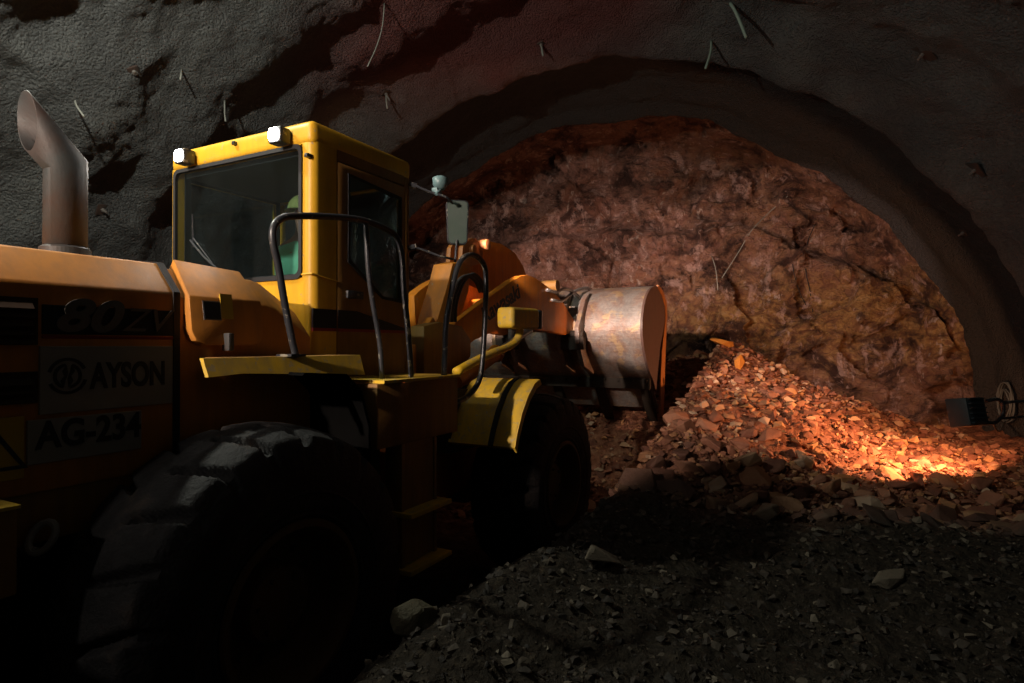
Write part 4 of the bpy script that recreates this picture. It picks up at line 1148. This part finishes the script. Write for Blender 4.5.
# ================================================================== fittings on the lining
def on_lining(px, py):
    """meet the sight line with the lining"""
    d = Vector(((px-512)/F, 1, (HZ-py)/F)); 
    t = 1.0
    while t < 20:
        p = Vector((0, 0, EYE))+d*t; s, l = toT(p.x, p.y); th = math.atan2(p.z-ZC, l)
        if s > -.02: break
        if math.hypot(l, p.z-ZC) > lin_R(s, th): break
        t += .02
    s, l = toT(p.x, p.y); th = math.atan2(p.z-ZC, l)
    n_ = -(tb*math.cos(th)+Vector((0, 0, 1))*math.sin(th))
    return p, n_
def rock_bolt(px, py, size, label, tilt=0, rod=.10):
    p, n_ = on_lining(px, py)
    t1 = ta.copy(); t2 = n_.cross(t1).normalized()
    R_ = Matrix((t1, t2, n_)).transposed().to_4x4()
    root = thing('rock_bolt', label, 'rock bolt', p)
    Mx = R_ @ Matrix.Rotation(tilt, 4, 'Z')
    bm = BM(); bmesh.ops.create_cube(bm, size=1, matrix=Mx @ Matrix.Translation((0, 0, .01)) @ Matrix.Diagonal((size, size, .02, 1))); obj('bolt_plate', bm, 'boltplate', root, bevel=.004)
    bm = BM(); cyl(bm, (Mx @ Vector((0, 0, .01))), (Mx @ Vector((0, 0, rod))), .014, 8); cyl(bm, (Mx @ Vector((0, 0, .02))), (Mx @ Vector((0, 0, .05))), .026, 6); obj('bolt_rod', bm, 'steel', root)
rock_bolt(101, 209, .14, 'square bolt plate on the left wall beside the exhaust stack', .2)
rock_bolt(385, 92, .12, 'bolt with hanging bracket on the crown above the cab', .5, .16)
rock_bolt(541, 42, .10, 'small bolt in the reddish crown at the centre top', .3, .14)
rock_bolt(977, 169, .22, 'rust brown square plate on the right wall', -.35)
rock_bolt(925, 52, .26, 'large dark plate on the upper right wall', -.4)
rock_bolt(132, 70, .12, 'pale bolt plate high on the left wall', .9, .05)
rock_bolt(965, 232, .12, 'small dark plate low beside the right ridge', -.3)
def hanging(name, px, py, path, r, mat, label, cat):
    p, n_ = on_lining(px, py)
    Y = p.y; Yn = Y
    pts = []
    for k, (a, b) in enumerate(path):
        yy = Y-.10*k/max(1, len(path)-1)-.02
        pts.append(Vector(((a-512)/F*yy, yy, EYE+(HZ-b)/F*yy)))
    pts[0] = p
    base = pts[0].copy()
    bm = BM(); tube(bm, [q-base for q in pts], r, 8, 4); o = obj(name, bm, mat, None, smooth=True); o.location = base
    tag(o, label, cat); return o
hanging('hanging_wire', 384, 2, [(384, -3), (382, 25), (376, 46), (367, 66)], .007, 'wire', 'long pale curved wire hanging from the crown above the cab', 'wire')
hanging('spray_gauge', 181, 68, [(179, 69), (179.5, 79)], .010, 'wire', 'short pale pin on the left wall above the cab', 'pin')
hanging('spray_gauge', 224, 100, [(223, 100), (224, 112), (225, 121)], .010, 'wire', 'pale pin on the wall just above the left roof lamp', 'pin')
hanging('spray_gauge', 386, 92, [(384, 92), (386, 100), (387, 108)], .012, 'wire', 'pale bent pin under the bracket above the cab', 'pin')
hanging('spray_gauge', 541, 44, [(541, 42), (542, 48), (543, 55)], .016, 'wire', 'pale pin hanging from the reddish crown', 'pin')
hanging('plastic_tube', 731, 2, [(730, -4), (736, 10), (742, 24), (747, 37)], .022, 'tube', 'longer green plastic tube hanging from the crown at top right', 'tube')
hanging('plastic_tube', 712, 40, [(713, 40), (711, 52), (706, 68)], .018, 'tube', 'shorter green plastic tube left of the longer one', 'tube')
hanging('spray_gauge', 74, 100, [(70, 98), (76, 106), (83, 116)], .010, 'wire', 'pale slanted pin on the left wall above the exhaust', 'pin')
# thin wires hanging on the rock face
def face_wire(path, r, mat, label, Y=12.2, name='hanging_wire'):
    pts = []
    for a, b in path:
        d = Vector(((a-512)/F, 1, (HZ-b)/F)); t = 8.0
        while t < 16:
            p = Vector((0, 0, EYE))+d*t; s, l = toT(p.x, p.y)
            if s > face_s(l, p.z)-.05: break
            t += .02
        pts.append(p)
    base = pts[0].copy(); bm = BM(); tube(bm, [q-base for q in pts], r, 6, 3); o = obj(name, bm, mat, None, smooth=True); o.location = base; tag(o, label, 'wire')
face_wire([(815, 225), (807, 245), (806, 270), (810, 290), (813, 312)], .010, 'rubber', 'black wire loop drooping on the right part of the rock face')
face_wire([(812, 228), (796, 240), (793, 265), (799, 290), (806, 305)], .008, 'rubber', 'thinner black wire left of the drooping loop on the rock face')
face_wire([(788, 196), (772, 210), (752, 230), (740, 250), (722, 278)], .008, 'wire', 'long pale wire slanting down the middle of the rock face')
face_wire([(712, 256), (716, 270), (718, 290)], .008, 'wire', 'short pale wire hanging at the lower end of the slanting wire')
# ---------------------------------------------------------------- floodlight on the right wall
FY = 6.6; FP = Vector(((968-512)/F*FY, FY, EYE+(HZ-412)/F*FY))
flood = thing('floodlight', 'dark square floodlight on the right wall aimed at the muck pile', 'floodlight', FP)
aim = Vector((-.27, .93, -.20)).normalized()
side_ = aim.cross(Vector((0, 0, 1))).normalized(); up_ = side_.cross(aim)
RM = Matrix((side_, up_, aim)).transposed().to_4x4()
# housing is broad seen from the camera
bm = BM(); 
def fbox(bm, sx, sy, z0, z1, s2=1.0):
    v = [bm.verts.new(RM @ Vector((x*sx*(s2 if z == z1 else 1), y*sy*(s2 if z == z1 else 1), z))) for x in (-1, 1) for y in (-1, 1) for z in (z0, z1)]
    for f in ((0,1,3,2),(4,6,7,5),(0,4,5,1),(2,3,7,6),(0,2,6,4),(1,5,7,3)): bm.faces.new([v[i] for i in f])
fbox(bm, .135, .15, -.10, .13, 1.08); hb = obj('lamp_housing', bm, 'lampbody', flood, bevel=.015)
bm = BM()
for k in range(6):
    y = -.13+k*.052; v = [bm.verts.new(RM @ Vector((x, y+dy, z))) for x in (-.11, .11) for dy in (0, .012) for z in (-.13, -.09)]
    for f in ((0,1,3,2),(4,6,7,5),(0,4,5,1),(2,3,7,6),(0,2,6,4),(1,5,7,3)): bm.faces.new([v[i] for i in f])
obj('cooling_fins', bm, 'lampbody', flood)
bm = BM(); v = [bm.verts.new(RM @ Vector((x, y, .132))) for x, y in ((-.12, -.13), (.12, -.13), (.12, .13), (-.12, .13))]; bm.faces.new(v); M['amber'] = nm('warm_lamp_lens', emis((1, .55, .22), 25)); obj('lamp_lens', bm, 'amber', flood)
bm = BM(); tube(bm, [Vector((.20, 0, .12)), Vector((.32, .02, .14)), Vector((.40, .03, .10)), Vector((.42, .05, -.02)), Vector((.34, .05, -.12)), Vector((.18, .02, -.12))], .02, 8, 3); tube(bm, [Vector((.38, .03, .10)), Vector((1.55, .40, .12))], .018, 6, 0); tube(bm, [Vector((.38, .05, -.08)), Vector((1.5, .42, -.05))], .014, 6, 0); obj('lamp_bracket', bm, 'black', flood)
# cable coil
pc, nc = on_lining(1019, 402)
bm = BM(); cc = pc+nc*.16; t1 = Vector((0, 0, 1)); t2 = nc.cross(t1).normalized(); pts = []
rg = random.Random(5)
for k in range(5*16):
    a = 2*PI*k/16; rr2 = .20+.05*math.sin(k*.21)+rg.uniform(-.01, .01)
    pts.append(t1*math.sin(a)*rr2*1.35+t2*math.cos(a)*rr2*.9+nc*(.02*math.sin(k*.5))+nc*.03)
tube(bm, pts, .011, 6, 0); co = obj('cable_coil', bm, 'darkwire', None, smooth=True); co.location = cc; tag(co, 'coil of grey cable hanging on the right wall beside the floodlight', 'cable')
p1, n1 = on_lining(1000, 440)
a_ = FP+Vector((.30, .05, -.12)); b_ = cc+Vector((-.05, 0, -.30)); mid_ = (a_+b_)/2+Vector((0, 0, -.12))
bm = BM(); tube(bm, [Vector((0, 0, 0)), mid_-a_, b_-a_], .010, 6, 6); fc = obj('lamp_cable', bm, 'darkwire', None, smooth=True); fc.location = a_; tag(fc, 'grey cable running from the floodlight to the cable coil', 'cable')

# ================================================================== light
def lamp(kind, name, loc, energy, col, target=None, size=.1, angle=60, blend=.3):
    l = bpy.data.lights.new(name, kind); l.energy = energy; l.color = col
    if kind in ('POINT', 'SPOT'): l.shadow_soft_size = size
    if kind == 'SPOT': l.spot_size = D(angle); l.spot_blend = blend
    o = bpy.data.objects.new(name, l); C.objects.link(o); o.location = loc
    if target is not None: o.rotation_euler = (Vector(target)-Vector(loc)).to_track_quat('-Z', 'Y').to_euler()
    return o
K = (-4.6, -2.4, 4.3)
lamp('SPOT', 'key_lamp', K, 2700, (1, .80, .66), (2.0, 12.5, 1.7), .07, 33, .12)
lamp('POINT', 'wall_lamp', (-3.3, 3.4, 5.25), 430, (.97, 1.0, .86), None, .06)
for q in lamp_pts:
    w = Matrix.Rotation(RZ, 4, 'Z') @ q+Vector((OX, OY, 0))
    back_ = Vector((-su, -cu, 0))
    lamp('SPOT', 'work_lamp', w+back_*.04, 22, (1, .93, .85), w+back_*3+Vector((0, 0, -1.2)), .03, 120, .8)
for vv in (-.5, .52):
    w = wpt(CX1+.13, vv, 3.32); lamp('SPOT', 'front_work_lamp', w, 1350, (1, .74, .62), (1.6, 12.3, 2.85) if vv < 0 else (5.0, 12.0, 2.65), .03, 33 if vv < 0 else 37, .16)
lamp('SPOT', 'flood_lamp', FP+aim*.15, 430, (1, .46, .22), FP+aim*3, .07, 141, .10)
lamp('POINT', 'tread_fill_lamp', (-4.3, -1.4, 4.6), 120, (1, .93, .85), None, .08)  # unseen fill light, added to brighten the rear tyre tread
lamp('POINT', 'entry_lamp', (3.2, -5.5, 4.6), 30, (.75, .9, 1.0), None, .3)

w = bpy.data.worlds.new('World'); bpy.context.scene.world = w; w.use_nodes = True
w.node_tree.nodes['Background'].inputs[0].default_value = (.6, .7, 1, 1); w.node_tree.nodes['Background'].inputs[1].default_value = .002
# ------------------------------------------------------------------ camera
cam = bpy.data.cameras.new('camera'); cam.lens = F/1024*36; cam.sensor_width = 36; cam.clip_start = .05
co_ = bpy.data.objects.new('camera', cam); C.objects.link(co_); co_.location = (0, 0, EYE)
co_.rotation_euler = (PI/2+math.atan(3.5/F), 0, 0)
S = bpy.context.scene; S.camera = co_
S.view_settings.view_transform = 'Standard'; S.view_settings.look = 'None'; S.view_settings.gamma = 1; S.view_settings.exposure = 0
S.view_settings.use_curve_mapping = False
